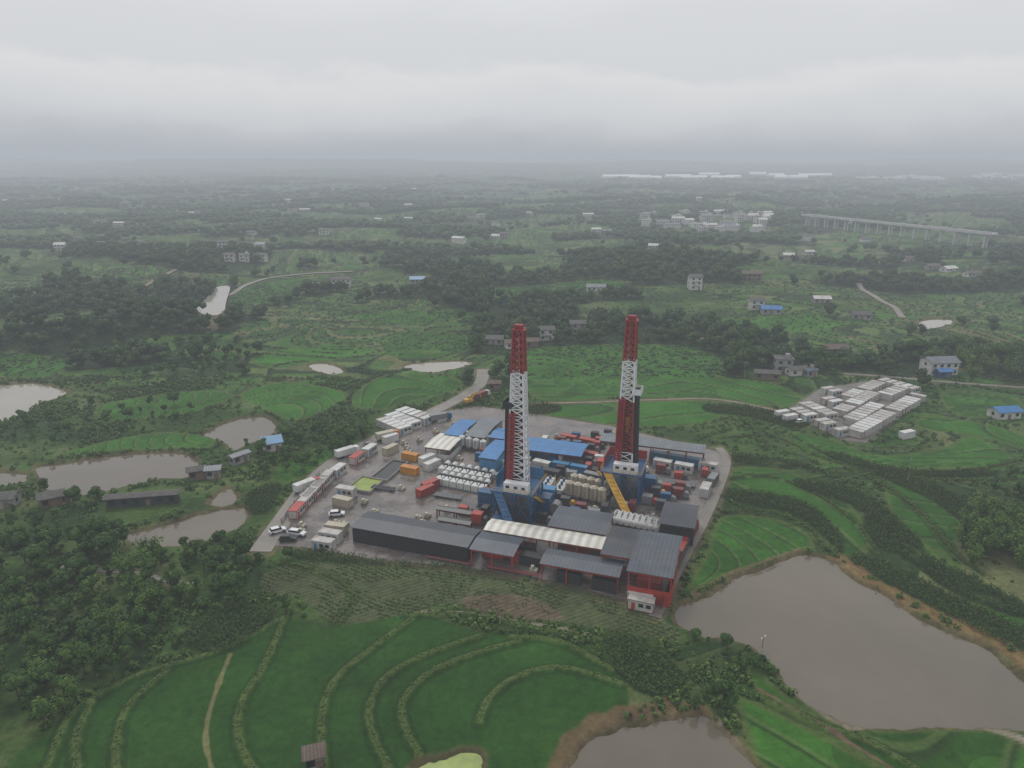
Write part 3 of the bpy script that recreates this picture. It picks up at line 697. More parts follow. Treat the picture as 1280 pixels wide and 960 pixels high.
row((380,682),(430,690),[cabin,cgrey,rcabin],'cabin along the near left front edge of the site','near left edge cabins')
row((412,628),(446,636),ctan,'tan container below the yellow green pit','tan containers below pit')
row((416,617),(450,622),cabin,'white cabin directly below the yellow green pit','white cabins below pit')
row((476,572),(500,560),ctan,'tan container in the upper left corner of the yard','tan containers in upper left yard')
row((497,571),(530,578),corange,'orange container in the upper left yard','orange containers in upper left yard')
row((505,590),(520,593),corange,'orange container beside the dark pit','orange containers beside dark pit')
row((523,583),(545,574),cwhite,'white container on the diagonal left of the pump units','diagonal white containers')
row((530,590),(550,581),cwhite,'white container on the second diagonal left of the pump units','second diagonal white containers')
use(cred,(532,618),.07,A+1.2,'single red container standing alone in the open yard, nearer the camera')
use(cred,(538,611),.07,A+1.2,'single red container standing alone in the open yard, farther back')
row((646,566),(700,577),cblue,'blue container under the long blue roof','blue containers under long blue roof')
row((690,585),(735,593),cblue,'blue container right of the left derrick','blue containers right of the left derrick')
row((700,550),(745,559),cred,'red container behind the long blue roofed shed','red containers behind blue roof')
row((705,566),(748,576),cred,'dark red box in the middle of the rear yard','red boxes in rear yard')
row((655,590),(700,600),cblack,'black tank just right of the left derrick mast','black tanks beside left derrick')
row((730,598),(752,603),cgrey,'grey container left of the right derrick','grey containers left of right derrick')
row((640,577),(690,588),cwhite,'white mud tank behind the left derrick','white tanks behind left derrick')
row((478,530),(508,543),[cabin,wcabin],'white cabin in the front row of the small camp at the rear left','rear left camp front row',step=3.0,rot=PI/2)
row((488,524),(520,537),[cabin,wcabin],'white cabin in the middle row of the small camp at the rear left','rear left camp middle row',step=3.0,rot=PI/2)
row((500,518),(538,530),[cabin,wcabin],'white cabin in the back row of the small camp at the rear left','rear left camp back row',step=3.0,rot=PI/2)
row((476,556),(500,548),cwhite,'white container beside the access road at the upper left','containers beside upper access road')
CR=[((992,517),(1056,546),'front left edge'),((1004,510),(1040,526),'second left line'),((1066,547),(1110,522),'front right edge'),((1114,520),(1148,500),'far right edge'),
((1022,500),(1048,510),'upper left block'),((1030,490),(1048,497),'upper left corner'),((1058,503),(1098,484),'inner diagonal line'),((1048,521),(1090,497),'central diagonal line'),((1100,480),(1146,493),'rear edge'),((1062,532),(1096,512),'inner right line'),((1104,500),(1128,490),'inner rear line')]
for a,b,l in CR: row(a,b,[cabin,cabin,wcabin,rcabin],'white cabin in the %s of the large container camp at right'%l,'right camp cabins '+l,step=3.15,rot=PI/2,drop=.1)
for x,y,l in [(977,521,'farthest left'),(987,526,'second from left'),(1133,547,'on the grass at lower right')]: use(cwhite,(x,y),.07,.4,'white container just outside the right hand camp, '+l)
def pit(nl,fr,liq,label):
    c,L,W=rect(nl,fr,.8); t=thing('lined_pit',label,'pit',(c[0],c[1],.06),A); occ(c,L,W,A)
    for s in (-1,1): MB().box(0,s*W/2,.4,L+.4,.3,.8).build('side_wall',M['concrete'],t); MB().box(s*L/2,0,.4,.3,W-.32,.8).build('end_wall',M['concrete'],t)
    MB().box(0,0,.25,L-.3,W-.3,.4).build('liquid',M[liq],t)
pit((434,610),(480,599),'algae','concrete pit filled with yellow green liquid in the left yard')
pit((463,597),(510,577),'darkliquid','larger concrete pit filled with dark liquid behind the yellow green pit')
# ---------------------------------------------------------------- derricks
def lattice(mb,z0,z1,w,d,n,leg=.32,br=.16,sides=(0,1,2,3)):
    cs=lambda z:[(-w(z)/2,-d(z)/2),(w(z)/2,-d(z)/2),(w(z)/2,d(z)/2),(-w(z)/2,d(z)/2)]
    for i in range(4):
        a,b=cs(z0)[i],cs(z1)[i]; mb.bar((*a,z0),(*b,z1),leg)
    for k in range(n):
        za=z0+(z1-z0)*k/n; zb=z0+(z1-z0)*(k+1)/n
        for i in sides:
            a0,a1=cs(za)[i],cs(za)[(i+1)%4]; b0,b1=cs(zb)[i],cs(zb)[(i+1)%4]
            mb.bar((*a0,za),(*b1,zb),br); mb.bar((*a1,za),(*b0,zb),br); mb.bar((*b0,zb),(*b1,zb),br)
def derrick(label,px,top,rz,side,flip):
    p=at0(*px); t=thing('drilling_derrick',label,'derrick',(p[0],p[1],.07),rz); occ(p,14,16,rz)
    fl=9.2; w=lambda z:5.2-(z-fl)*(5.2-2.7)/(top-fl); d=lambda z:4.6-(z-fl)*(4.6-2.4)/(top-fl)
    sub=MB()
    for x in (-5.5,0,5.5):
        for y in (-6,-2,2,6): sub.box(x,y,fl/2,.5,.5,fl)
    for x in (-5.5,5.5):
        for y in (-6,-2,2): sub.bar((x,y,.3),(x,y+4,fl-.5),.3); sub.bar((x,y+4,.3),(x,y,fl-.5),.3)
    for y in (-6,6):
        for x in (-5.5,0): sub.bar((x,y,.3),(x+5.5,y,fl-.5),.3); sub.bar((x+5.5,y,.3),(x,y,fl-.5),.3)
    for x in (-5.5,5.5): sub.box(x,0,.35,.9,13.4,.7)
    sub.build('substructure',M['blue'],t)
    MB().box(0,0,fl*.28,9.6,10,fl*.5).build('base_box',M['dark'],t)
    MB().box(0,0,fl+.15,12.6,13.6,.4).build('drill_floor',M['blue'],t)
    r=MB()
    for s in (-1,1):
        for zz in (.6,1.2): r.bar((-6.2,s*6.7,fl+.3+zz),(6.2,s*6.7,fl+.3+zz),.07); r.bar((s*6.2,-6.7,fl+.3+zz),(s*6.2,6.7,fl+.3+zz),.07)
        for k in range(8): r.bar((-6.2+k*1.77,s*6.7,fl+.3),(-6.2+k*1.77,s*6.7,fl+1.5),.07); r.bar((s*6.2,-6.7+k*1.91,fl+.3),(s*6.2,-6.7+k*1.91,fl+1.5),.07)
    r.build('railing',M['yellow'],t)
    ww=MB(); ww.box(-5.9,1.5,fl+1.9,.12,9,2.9); ww.box(0,6.3,fl+1.9,11.7,.12,2.9); ww.build('wind_wall',M['red' if flip else 'skyblue'],t)
    dh=MB().box(1.2,-5.2,fl+1.8,7.2,2.4,2.8).build('doghouse',M['mast_white'],t)
    for x in (-1.2,1.2,3.4): MB().box(x,-6.43,fl+2.1,1.1,.06,.8).build('window',M['glass'],dh)
    MB().box(0,2.8,fl+1.5,4.5,2.6,2.3).build('drawworks',M['blue'],t)
    zs=[fl+.35,fl+(top-fl)*.12,fl+(top-fl)*.47,fl+(top-fl)*.74,top]
    cols_=['mast_white','mast_red' if flip else 'mast_white','mast_white','mast_red']
    for k in range(4):
        m=MB(); z1=zs[k+1]; z0=zs[k]; n=max(2,int((z1-z0)/1.9)); lattice(m,z0,z1-.05,w,d,n,.44,.22 if k<2 else .28,(0,1,3) if k<2 else (0,1,2,3)); m.build('mast_section',M[cols_[k]],t)
    # red guide column stands proud of the left front leg
    g=MB(); nseg=26; z0_=fl+2.5; zt=zs[2]+1
    for k in range(nseg):
        za=z0_+k*(zt-z0_)/nseg; zb=z0_+(k+1)*(zt-z0_)/nseg; x=-w(za)/2+.75; yf=-d(za)/2-.45
        for yy in (yf,0.,1.2):
            g.bar((x-.95,yy,za),(x-.95,yy,zb),.36); g.bar((x+.7,yy,za),(x+.7,yy,zb),.36); g.bar((x-.9,yy,za),(x+.7,yy,zb),.36)
        g.bar((x,yf,za),(x,1.2,zb),.3)
    g.build('guide_column',M['mast_red'],t)
    lp=MB()
    for q in range(4): lp.tube((.1+q*.3,1.4,fl+.5),(.1+q*.15,1.,top-1),.12,5)
    for i in range(7):
        for j in range(3): lp.tube((-1.+i*.38,.2+j*.4,fl+.4),(-.9+i*.3,.2+j*.35,zs[2]+1.),.17,5)
    lp.build('standpipe',M['black'],t)
    MB().prof([(-1.8,top),(1.8,top),(1.4,top+.4),(-1.4,top+.4)],-1.6,1.6).build('crown_platform',M['mast_red'],t)
    MB().box(0,0,top+.95,2.2,1.6,1.).build('crown_block',M['mast_red'],t)
    cr=MB()
    for s in (-1,1): cr.bar((s*1.6,-1.5,top+1.3),(s*1.6,1.5,top+1.3),.07); cr.bar((-1.6,s*1.5,top+1.3),(1.6,s*1.5,top+1.3),.07)
    for sx in (-1,1):
        for sy in (-1,1): cr.bar((sx*1.6,sy*1.5,top+.0),(sx*1.6,sy*1.5,top+1.3),.07)
    cr.build('crown_railing',M['mast_red'],t)
    zb=fl+24.; bx=side*(w(zb)/2+.45)
    b=MB(); b.box(bx+side*.3,0,zb,2.6,4.4,.25)
    for k in range(6): b.box(bx+side*.3,-2+k*.8,zb+.25,2.4,.12,.2)
    b.build('racking_board',M['black' if side<0 else 'mast_white'],t)
    b=MB(); b.box(bx+side*1.6,0,zb+.9,.1,4.4,1.7); b.box(bx+side*.3,-2.2,zb+.9,2.5,.1,1.7); b.box(bx+side*.3,2.2,zb+.9,2.5,.1,1.7); b.build('wind_screen',M['black' if side<0 else 'mast_white'],t)
    dp=MB()
    for i in range(5):
        for j in range(9): dp.tube((bx-.8+i*.4+side*.55,-1.8+j*.44,fl+.4),(bx-.8+i*.36,-1.8+j*.44,zb+1.2),.16,5)
    dp.build('drill_pipe_stack',M['black'],t)
    tb=MB(); tb.box(.4,-.4,fl+15,1.4,1.1,2.8); tb.box(.4,-.4,fl+12.4,1.,.9,2)
    for s in (-.35,.35): tb.bar((.4+s,-.4,fl+16),(s,-.2,top),.08)
    tb.build('travelling_block',M['yellow' if flip else 'mast_red'],t)
    st=MB(); x0=-side*6.9
    for s in (-.6,.6): st.bar((x0+s,-6,fl),(x0+s,7,.2),.22); st.bar((x0+s,-6,fl+1),(x0+s,7,1.2),.07)
    for k in range(22): st.box(x0,-6+13*(k+.5)/22,fl-(fl-.2)*(k+.5)/22,1.1,.35,.06)
    st.build('stairs',M['yellow'],t)
    rp=MB()
    for s in (-1,1): rp.bar((-4+s*1.1,-6.8,fl),(3.5+s*1.1,-15,1.5),.3)
    k=len(rp.v); rp.v+=[(-5,-6.8,fl-.1),(-3,-6.8,fl-.1),(4.5,-15,1.4),(2.5,-15,1.4)]; rp.f.append((k,k+3,k+2,k+1)); rp.box(4.6,-17,1.,1.6,4,.7,.35)
    for k in range(9): rp.bar((-5+k*.83,-6.8-k*.91,fl-k*.86),(-3+k*.83,-6.8-k*.91,fl-k*.86),.16)
    rp.build('pipe_ramp',M['yellow' if flip else 'blue'],t)
derrick('left drilling derrick with red top, white middle and black pipe stack on its left',(648,642),55.3,A,-1,False)
derrick('right drilling derrick with red top, white racking platform and yellow ramp at its foot',(779,617),55.0,A,1,True)
def skidp(L,W,hh,cb,cc):
    t=thing('equipment_skid','x','machine',(0,0,.07),0)
    MB().box(0,0,.15,L,W,.28).build('base',M['dark'],t); MB().box(-L*.15,0,.3+hh/2,L*.6,W*.8,hh).build('housing',M[cb],t)
    MB().tube((L*.32,-W*.3,.3+hh*.35),(L*.32,W*.3,.3+hh*.35),hh*.34,12).build('drum',M[cc],t); m=MB()
    for s in (-1,1): m.bar((-L/2,s*W/2,1.2),(L/2,s*W/2,1.2),.06); [m.bar((-L/2+L*k/4,s*W/2,.2),(-L/2+L*k/4,s*W/2,1.2),.06) for k in range(5)]
    m.build('railing',M['steel'],t); return t
def skid(px,L,W,hh,cb,cc,label):
    p=at0(*px); t=skidp(L,W,hh,cb,cc); t.location=(p[0],p[1],.07); t.rotation_euler=(0,0,A); t['label']=label; occ(p,L,W,A)
EQ=[((612,632),7,4,4.5,'blue','skyblue','blue equipment skid left of the left derrick base'),((684,640),8,5,5,'blue','steel','large blue skid to the right of the left derrick base'),
((690,624),7,4,3.5,'skyblue','dark','light blue skid behind the large blue skid'),((600,655),5,3,3.2,'red','dark','red skid at the foot of the left derrick'),
((628,660),6,3,3,'blue','white','blue skid in front of the left derrick'),((816,612),6,4,4,'blue','steel','blue skid right of the right derrick'),((756,590),6,4,4,'red','dark','red skid left of the right derrick base'),
((812,630),5,3,2.5,'steel','red','grey skid with red drum in front of the right derrick'),((672,560),6,4,3,'red','steel','red skid beneath the long blue roof'),
((790,583),7,3,3.2,'skyblue','dark','light blue skid behind the right derrick'),((640,600),6,3,3.6,'steel','blue','grey skid with blue drum behind the left derrick')]
for px,L,W,hh,a,b,l in EQ: skid(px,L,W,hh,a,b,l)
def mudtank():
    t=thing('mud_tank','x','tank',(0,0,0)); m=MB(); m.box(0,0,1.1,8,2.8,2.); m.build('body',M['white'],t)
    for k in range(3): MB().tube((-2.6+k*2.6,0,2.2),(-2.6+k*2.6,0,3.2),.42,10).build('agitator',M['blue'],t)
    g=MB()
    for s in (-1,1): g.bar((-4,s*1.4,3.1),(4,s*1.4,3.1),.08); [g.bar((-4+k*1.6,s*1.4,2.1),(-4+k*1.6,s*1.4,3.1),.07) for k in range(6)]
    g.build('railing',M['yellow'],t); return t
mt=mudtank()
for k in range(3): use(mt,at0(668+k*17,607+k*3.4),.07,A+PI/2,'white mud tank with blue agitators in the line right of the left derrick','mud tanks right of left derrick',(8,3))
def rack(px,L,n,mt_,label,rz=A):
    p=at0(*px); t=thing('pipe_rack',label,'pipe rack',(p[0],p[1],.07),rz); occ(p,L,n*.3,rz)
    for s in (-1,1): MB().box(s*L*.35,0,.3,.3,n*.3+.4,.5).build('support',M['dark'],t)
    m=MB(); [m.tube((-L/2,-n*.15+k*.3,.7+.02*(k%3)),(L/2,-n*.15+k*.3,.7+.02*(k%3)),.13,6) for k in range(n)]; m.build('pipes',M[mt_],t)
rack((845,605),12,12,'steel','rack of grey pipes in the right yard'); rack((560,622),9,8,'steel','short rack of grey pipes next to the red containers')
rack((560,703),12,3,'darkred','rack of red pipes along the front edge outside the long black shed'); rack((640,716),14,4,'darkred','rack of red pipes along the front edge before the wide shed'); rack((480,612),8,8,'dark','small rack of dark pipes right of the yellow green pit')
def pallet():
    t=thing('crate_stack','x','crate',(0,0,0)); MB().box(0,0,.1,2.2,1.6,.16).build('pallet',M['brick'],t); m=MB(); m.box(-.5,0,.65,.95,1.4,.9); m.box(.52,0,.55,.9,1.4,.7); m.box(-.4,.1,1.35,.8,1.,.5); m.build('crates',M['cream'],t); MB().box(0,0,.5,2.05,.06,.9).build('strap',M['dark'],t); return t
pl=pallet()
FILL=[([(600,560),(770,545),(770,600),(712,640),(610,625)],70,'crowded middle yard between the derricks'),([(760,565),(885,590),(850,625),(815,645),(700,655),(740,625)],18,'yard around the right derrick'),([(575,640),(700,640),(760,655),(600,660)],18,'strip in front of the left derrick')]
VAR=[(skidp(5,2.4,2.6,'blue','steel'),'blue',(5,2.4)),(skidp(4.5,2.4,2.2,'red','dark'),'red',(4.5,2.4)),(skidp(5.5,2.6,3.0,'steel','white'),'grey',(5.5,2.6)),(skidp(5,2.4,2.4,'white','blue'),'white',(5,2.4)),(skidp(5,2.5,2.8,'darkred','steel'),'dark red',(5,2.5)),(skidp(4.6,2.4,2.6,'black','steel'),'black',(4.6,2.4)),(skidp(4.6,2.4,2.6,'dark','yellow'),'charcoal',(4.6,2.4))]
for P,n,l in FILL:
    W=np.array([at0(*p) for p in P]); cnt=0
    for _ in range(1800):
        if cnt>=n: break
        q=np.array([random.uniform(W[:,0].min(),W[:,0].max()),random.uniform(W[:,1].min(),W[:,1].max())]); a=A+random.choice([0,0,PI/2])
        if not inpoly(q[:1],q[1:],W)[0] or not clear(q,1.7): continue
        pr,nm,ft=random.choice(VAR); use(pr,q,.07,a,'small %s machine skid in the %s'%(nm,l),'%s skids in the %s'%(nm,l),ft); cnt+=1
cnt=0
for i in range(3000):
    q=fw(random.uniform(2,100),random.uniform(2,98))
    if cnt>=34: break
    if inpoly(q[:1],q[1:],site)[0] and clear(q,1.2):
        use(pl,q,.07,A+random.choice([0,PI/2])+random.uniform(-.1,.1),'small pale crates stacked on a wooden pallet in the site yard','pallet stacks across the site',(2.2,1.6)); cnt+=1
def fence(pts,hh,mt_,label):
    P=[at0(*p) for p in pts]; t=thing('fence',label,'fence',(P[0][0],P[0][1],.07)); o=P[0]
    for a,b in zip(P[:-1],P[1:]):
        d=b-a; L=np.linalg.norm(d); ang=math.atan2(d[1],d[0]); c=(a+b)/2-o
        MB().box(c[0],c[1],hh/2+.1,L-.1,.06,hh-.1,ang).build('panel',M[mt_],t)
        for k in range(int(L/4)+1): q=a+d*k/(int(L/4)+1)-o; MB().box(q[0],q[1],hh/2,.16,.16,hh+.2).build('post',M['darkred'],t)
fence([(826,762),(852,704),(872,660)],3,'dark','dark panel fence down the right front edge of the site')
fence([(352,655),(362,640),(400,592)],1.6,'white','low white fence beside the access road at left')
# ---------------------------------------------------------------- vehicles
def car(mt_,label,px,rz,L=4.6):
    p=at0(*px); t=thing('parked_car',label,'car',(p[0],p[1],.2),rz); k=L/4.6
    MB().prof([(-2.3*k,.35),(2.3*k,.35),(2.3*k,.8),(1.5*k,.98),(-2.2*k,1.02),(-2.3*k,.9)],-.88,.88).build('body',M[mt_],t)
    MB().prof([(-2.0*k,1.0),(1.25*k,.99),(.55*k,1.52),(-1.7*k,1.56)],-.78,.78).build('cabin_glass',M['glass'],t)
    MB().prof([(-1.68*k,1.565),(.52*k,1.525),(.45*k,1.6),(-1.6*k,1.63)],-.74,.74).build('roof',M[mt_],t)
    for x in (-1.45*k,1.45*k):
        for y in (-.86,.86): MB().tube((x,y-.1,.34),(x,y+.1,.34),.34,14).build('wheel',M['rubber'],t)
    for y in (-.6,.6): MB().box(2.31*k,y,.72,.05,.35,.16).build('headlight',M['mast_white'],t)
car('mast_white','white car nearest the lower left entrance of the site',(347,666),A+.9); car('mast_white','white van parked right of the first white car at the entrance',(371,669),A+.1,5.2)
car('black','dark car parked between the two white cars at the entrance',(360,676),A+.4); car('mast_white','white car parked below the tan containers',(421,645),A+.5)
car('mast_white','white car on the grass track outside the right camp',(1000,529),.6); car('steel','silver car on the access road near the upper cabins',(462,558),.75)
def truck(mt_,cargo,label,px,rz):
    p=at0(*px); t=thing('truck',label,'truck',(p[0],p[1],.2),rz)
    MB().box(-.6,0,.75,8.4,1.1,.3).build('chassis',M['dark'],t); cb=MB().prof([(2.4,.7),(4.1,.7),(4.1,1.7),(3.8,2.8),(2.4,2.9)],-1.15,1.15).build('cab',M[mt_],t)
    MB().prof([(4.12,1.75),(3.86,2.65),(3.80,2.65),(4.06,1.75)],-1.,1.).build('windshield',M['glass'],cb)
    MB().box(-1.4,0,2.,7.0,2.4,2.2).build('cargo_box',M[cargo],t)
    for x in (-3.8,-2.7,3.1):
        for y in (-1.05,1.05): MB().tube((x,y-.15,.5),(x,y+.15,.5),.5,14).build('wheel',M['rubber'],t)
truck('mast_white','white','white box truck on the access road at the upper left',(436,570),.75); truck('orange','cream','truck with orange cab on the access road',(486,549),.6); truck('blue','steel','truck with blue cab at the rear left gate of the site',(552,526),.5)
truck('white','darkred','truck with red cargo box beside the field camp behind the site',(603,498),.9); truck('red','white','truck with red cab and white box near the lower entrance',(386,612),.85)
def excavator(label,px,rz):
    p=at0(*px); t=thing('excavator',label,'excavator',(p[0],p[1],.15),rz)
    for y in (-1.1,1.1): MB().prof([(-1.9,.2),(-1.6,0),(1.6,0),(1.9,.2),(1.9,.6),(1.6,.85),(-1.6,.85),(-1.9,.6)],y-.3,y+.3).build('track',M['rubber'],t)
    MB().box(-.4,0,1.6,3.4,2.4,1.3).build('engine_housing',M['yellow'],t); c=MB().box(.9,.7,2.3,1.4,1.,1.7).build('cab',M['yellow'],t); MB().box(1.62,.7,2.5,.05,.8,1.).build('windshield',M['glass'],c)
    m=MB(); m.bar((1.,-.3,1.8),(3.4,-.3,4.6),.45); m.bar((3.4,-.3,4.6),(5.4,-.3,4.),.4); m.build('boom',M['yellow'],t); MB().bar((5.4,-.3,4.),(5.9,-.3,1.6),.35).build('arm',M['yellow'],t)
    MB().prof([(5.5,1.7),(6.3,1.5),(6.1,.6),(5.3,.8)],-.8,.2).build('bucket',M['dark'],t)
excavator('yellow excavator on the bare ground at the left end of the rear field',(586,505),.6)
# ---------------------------------------------------------------- houses
def house(px,L,W,st,rz,wall,roof,label,kind='gable',name='house',cat='house',group=None,win=True):
    p=at(*px); z=hz(*p); HOUSE_SPOTS.append((p[0],p[1],max(L,W)*.6+1)); dist=math.hypot(*p)
    t=thing(name,label,cat,(p[0],p[1],z),rz,group); hh=3.1*st
    MB().box(0,0,hh/2-.5,L,W,hh+1).build('wall',M[wall],t)
    if kind=='gable':
        g=MB(); e=.7; rh=W*.22; g.profx([(-W/2-e,hh-.05),(0,hh+rh),(W/2+e,hh-.05),(W/2+e,hh+.12),(0,hh+rh+.2),(-W/2-e,hh+.12)],-L/2-e,L/2+e); g.build('roof',M[roof],t)
        MB().profx([(-W/2+.05,hh+.0),(0,hh+rh-.1),(W/2-.05,hh+.0)],-L/2+.03,L/2-.03).build('gable_wall',M[wall],t)
    else:
        MB().box(0,0,hh+.1,L+.8,W+.8,.22).build('roof',M[roof],t); g=MB()
        for s in (-1,1): g.box(0,s*(W/2+.2),hh+.5,L+.6,.15,.6); g.box(s*(L/2+.2),0,hh+.5,.15,W+.2,.6)
        g.build('parapet',M[wall],t); MB().box(L*.25,W*.15,hh+1.2,L*.25,W*.4,1.9).build('stair_tower',M[wall],t)
    if not win: return t
    n=max(2,min(6,int(L/3.2)))
    for s in range(st):
        for k in range(n):
            x=-L/2+L*(k+.5)/n
            if s==0 and k==n//2:
                MB().box(x,-W/2-.02,1.05,1.3,.1,2.1).build('door',M['brick'],t); continue
            w=MB().box(x,-W/2-.02,3.1*s+1.75,1.5,.1,1.4).build('window',M['glass'],t)
            if dist<420: MB().box(x,-W/2-.06,3.1*s+1.0,1.8,.22,.12).build('sill',M[wall],w)
        if dist<900:
            for sg in (-1,1): MB().box(sg*(L/2+.02),0,3.1*s+1.75,.1,1.3,1.3).build('window',M['glass'],t)
        if s>0: MB().box(0,-W/2-.5,3.1*s+.0,L*.6,.95,.14).build('balcony',M['greyplaster'],t)
    return t
HS=[((1172,466),14,9,2,.1,'plaster','greyroof','two storey white house with grey roof by the road at the right edge','gable'),
((1178,471),6,4,1,.1,'blue','blueroof','low blue annex in front of the two storey house by the road','gable'),
((1254,521),10,6,1,.15,'plaster','blueroof','blue roofed building at the right edge below the bend','gable'),
((978,463),8,6,2,-.1,'greyplaster','tileroof','tallest grey house in the group left of the container camp','flat'),
((958,473),11,5,1,-.2,'brick','tileroof','low brown house in front of the tall grey house','gable'),((995,468),9,5,1,.2,'plaster','tileroof','pale house right of the tall grey house','gable'),((1012,470),5,4,1,.3,'greyplaster','skyblue','small outbuilding with blue edge right of the pale house','flat'),
((1042,441),13,7,1,.15,'brick','brownroof','brown house above the container camp','gable'),
((945,386),9,7,2,-.1,'plaster','tileroof','white house left of the bright blue roof in the middle distance','gable'),((963,391),12,8,1,-.15,'greyplaster','blueroof','bright blue roofed building in the middle distance','gable'),
((868,361),9,8,3,.05,'plaster','tileroof','tall white house above the trees, right of centre','gable'),((938,351),15,8,2,-.1,'brick','brownroof','brown roofed house right of the tall white house','gable'),
((682,424),9,7,2,.1,'plaster','tileroof','white house behind the site between the two derricks','gable'),((618,429),10,7,1,-.15,'greyplaster','tileroof','grey house left of the left derrick top','gable'),
((640,434),8,6,1,.2,'plaster','brownroof','pale house directly behind the left derrick mast','gable'),((722,416),9,7,2,.05,'greyplaster','tileroof','grey house left of the right derrick mast','gable'),((664,432),7,6,1,.1,'brick','brownroof','low brown house behind the site by the paddies','gable'),
((522,358),11,8,2,.1,'greyplaster','skyblue','bluish house standing alone among trees left of centre','gable'),((427,358),15,8,2,.15,'plaster','tileroof','larger white house near the winding stream road','gable'),((397,360),15,6,1,.1,'plaster','greyroof','long low white house left of the larger white house','gable'),
((288,326),9,7,2,.1,'plaster','tileroof','leftmost white house of three near the upper left stream','gable'),((306,326),9,7,2,.2,'plaster','brownroof','middle white house of three near the upper left stream','flat'),((328,326),9,7,2,-.1,'plaster','tileroof','rightmost white house of three near the upper left stream','gable'),
((4,632),8,5,1,.2,'greyplaster','tileroof','dark roofed house cut by the left edge beside the ponds','gable'),((66,630),6,5,1,.5,'brick','tileroof','brown house by the left ponds','gable'),((82,628),3,3,1,.5,'greyplaster','tileroof','small shack right of the brown house at left','gable'),
((247,597),5,3.6,1,.4,'brick','tileroof','small shack with tiled roof between the left ponds','gable'),((268,596),4,3.4,1,.2,'greyplaster','greyroof','grey shack beside the small shack between ponds','gable'),((300,578),6,2.4,1,.9,'greyplaster','greyroof','narrow shack on the pond bank at left','gable'),
((340,560),6,7,1,.45,'plaster','skyblue','pale blue roofed building at the pond left of the site','gable'),((180,630),20,2.6,1,.18,'dark','tileroof','long low dark roof on the bank left of the site','gable'),
((394,958),2.6,2.2,1,.3,'greyplaster','brownroof','small brown hut at the bottom edge among the paddies','gable'),((618,486),5,4,1,.05,'brick','brownroof','small reddish hut by the paddy behind the site','gable')]
for hsv in HS: house(*hsv)
far=[(150,284,'wide white house at the upper left'),(125,281,'low white house left of the wide white house at upper left'),(78,270,'small white house at the far left'),(8,252,'white house at the far left edge'),
(366,266,'left one of two white houses in the upper left'),(381,266,'right one of two white houses in the upper left'),(590,277,'white house in haze above the left derrick'),(512,275,'white house in haze left of the derrick'),(745,292,'left one of a pair of houses in the haze above centre'),(757,291,'right one of a pair of houses in the haze above centre'),
(1010,318,'white house below the viaduct'),(985,322,'low house left of the house below the viaduct'),(1135,326,'long white building below the viaduct at right'),(1165,336,'left pale shed among trees at the far right'),(1185,339,'right pale shed among trees at the far right'),
(315,293,'small pale house above the three white houses'),(405,293,'pale house right of the small pale house in upper left'),(455,258,'distant white house near the centre left'),(570,232,'farthest white house left of centre'),(392,243,'distant pale house on the hazy slope'),(1070,236,'white building right of the far village'),(735,272,'lone hazy house above centre'),(176,305,'tiny blue edged house at upper left'),(1026,378,'pale farmhouse left of the winding road'),(1215,345,'distant farmhouse at the right edge'),(630,298,'pale house in the haze above the left derrick'),(100,300,'pale farmhouse at the upper left track'),(745,363,'small white shelter among the fields right of the left derrick'),(1075,398,'small farmhouse beside the winding road')]
for k,(x,y,l) in enumerate(far):
    house((x,y),random.uniform(9,14)*(1.5 if y<290 else 1),random.uniform(7,9),random.choice([1,2,2]) if y<300 else 1,random.uniform(-.4,.4),random.choice(['plaster','plaster','greyplaster']),random.choice(['plaster','tileroof','greyroof','brownroof']),l,'gable')
for k in range(26):
    x=random.uniform(20,1260); y=random.uniform(236,318); side='left' if x<430 else ('right' if x>860 else 'middle')
    house((x,y),random.uniform(10,18),random.uniform(7,10),random.choice([1,2,2]),random.uniform(-.5,.5),'plaster',random.choice(['plaster','tileroof','greyroof']),'small pale farmhouse scattered in the hazy %s part of the far valley'%side,'gable',group='scattered far farmhouses %s'%side,win=(k%2==0))
for k in range(48):
    x=random.uniform(803,962); y=random.uniform(267,290)
    house((x,y),random.uniform(10,24),random.uniform(8,12),random.choice([1,1,2,2,3]),random.uniform(-.5,.5),'plaster',random.choice(['plaster','greyroof','plaster']),'white block in the distant village left of the viaduct',random.choice(['flat','gable']),name='village_building',cat='building',group='distant village blocks',win=(k%2==0))
for k in range(17):
    x=768+k*16.5+random.uniform(-4,4); y=222+random.uniform(-4,2)
    if k in (4,10): continue
    house((x,y),random.uniform(60,120),34,2,random.uniform(-.15,.15),'shedwhite','shedwhite','long white shed on the hazy skyline','gable',name='warehouse',cat='warehouse',group='white sheds on the skyline',win=False)
for k,(x,y) in enumerate([(1085,223),(1118,223),(1135,222),(1150,223),(1165,224),(1228,222),(1250,224),(1272,220),(1240,219)]):
    house((x,y),90,32,random.choice([2,3]),0,'shedwhite','shedwhite','hazy white block at the far right skyline','flat',name='warehouse',cat='warehouse',group='skyline blocks at right',win=False)
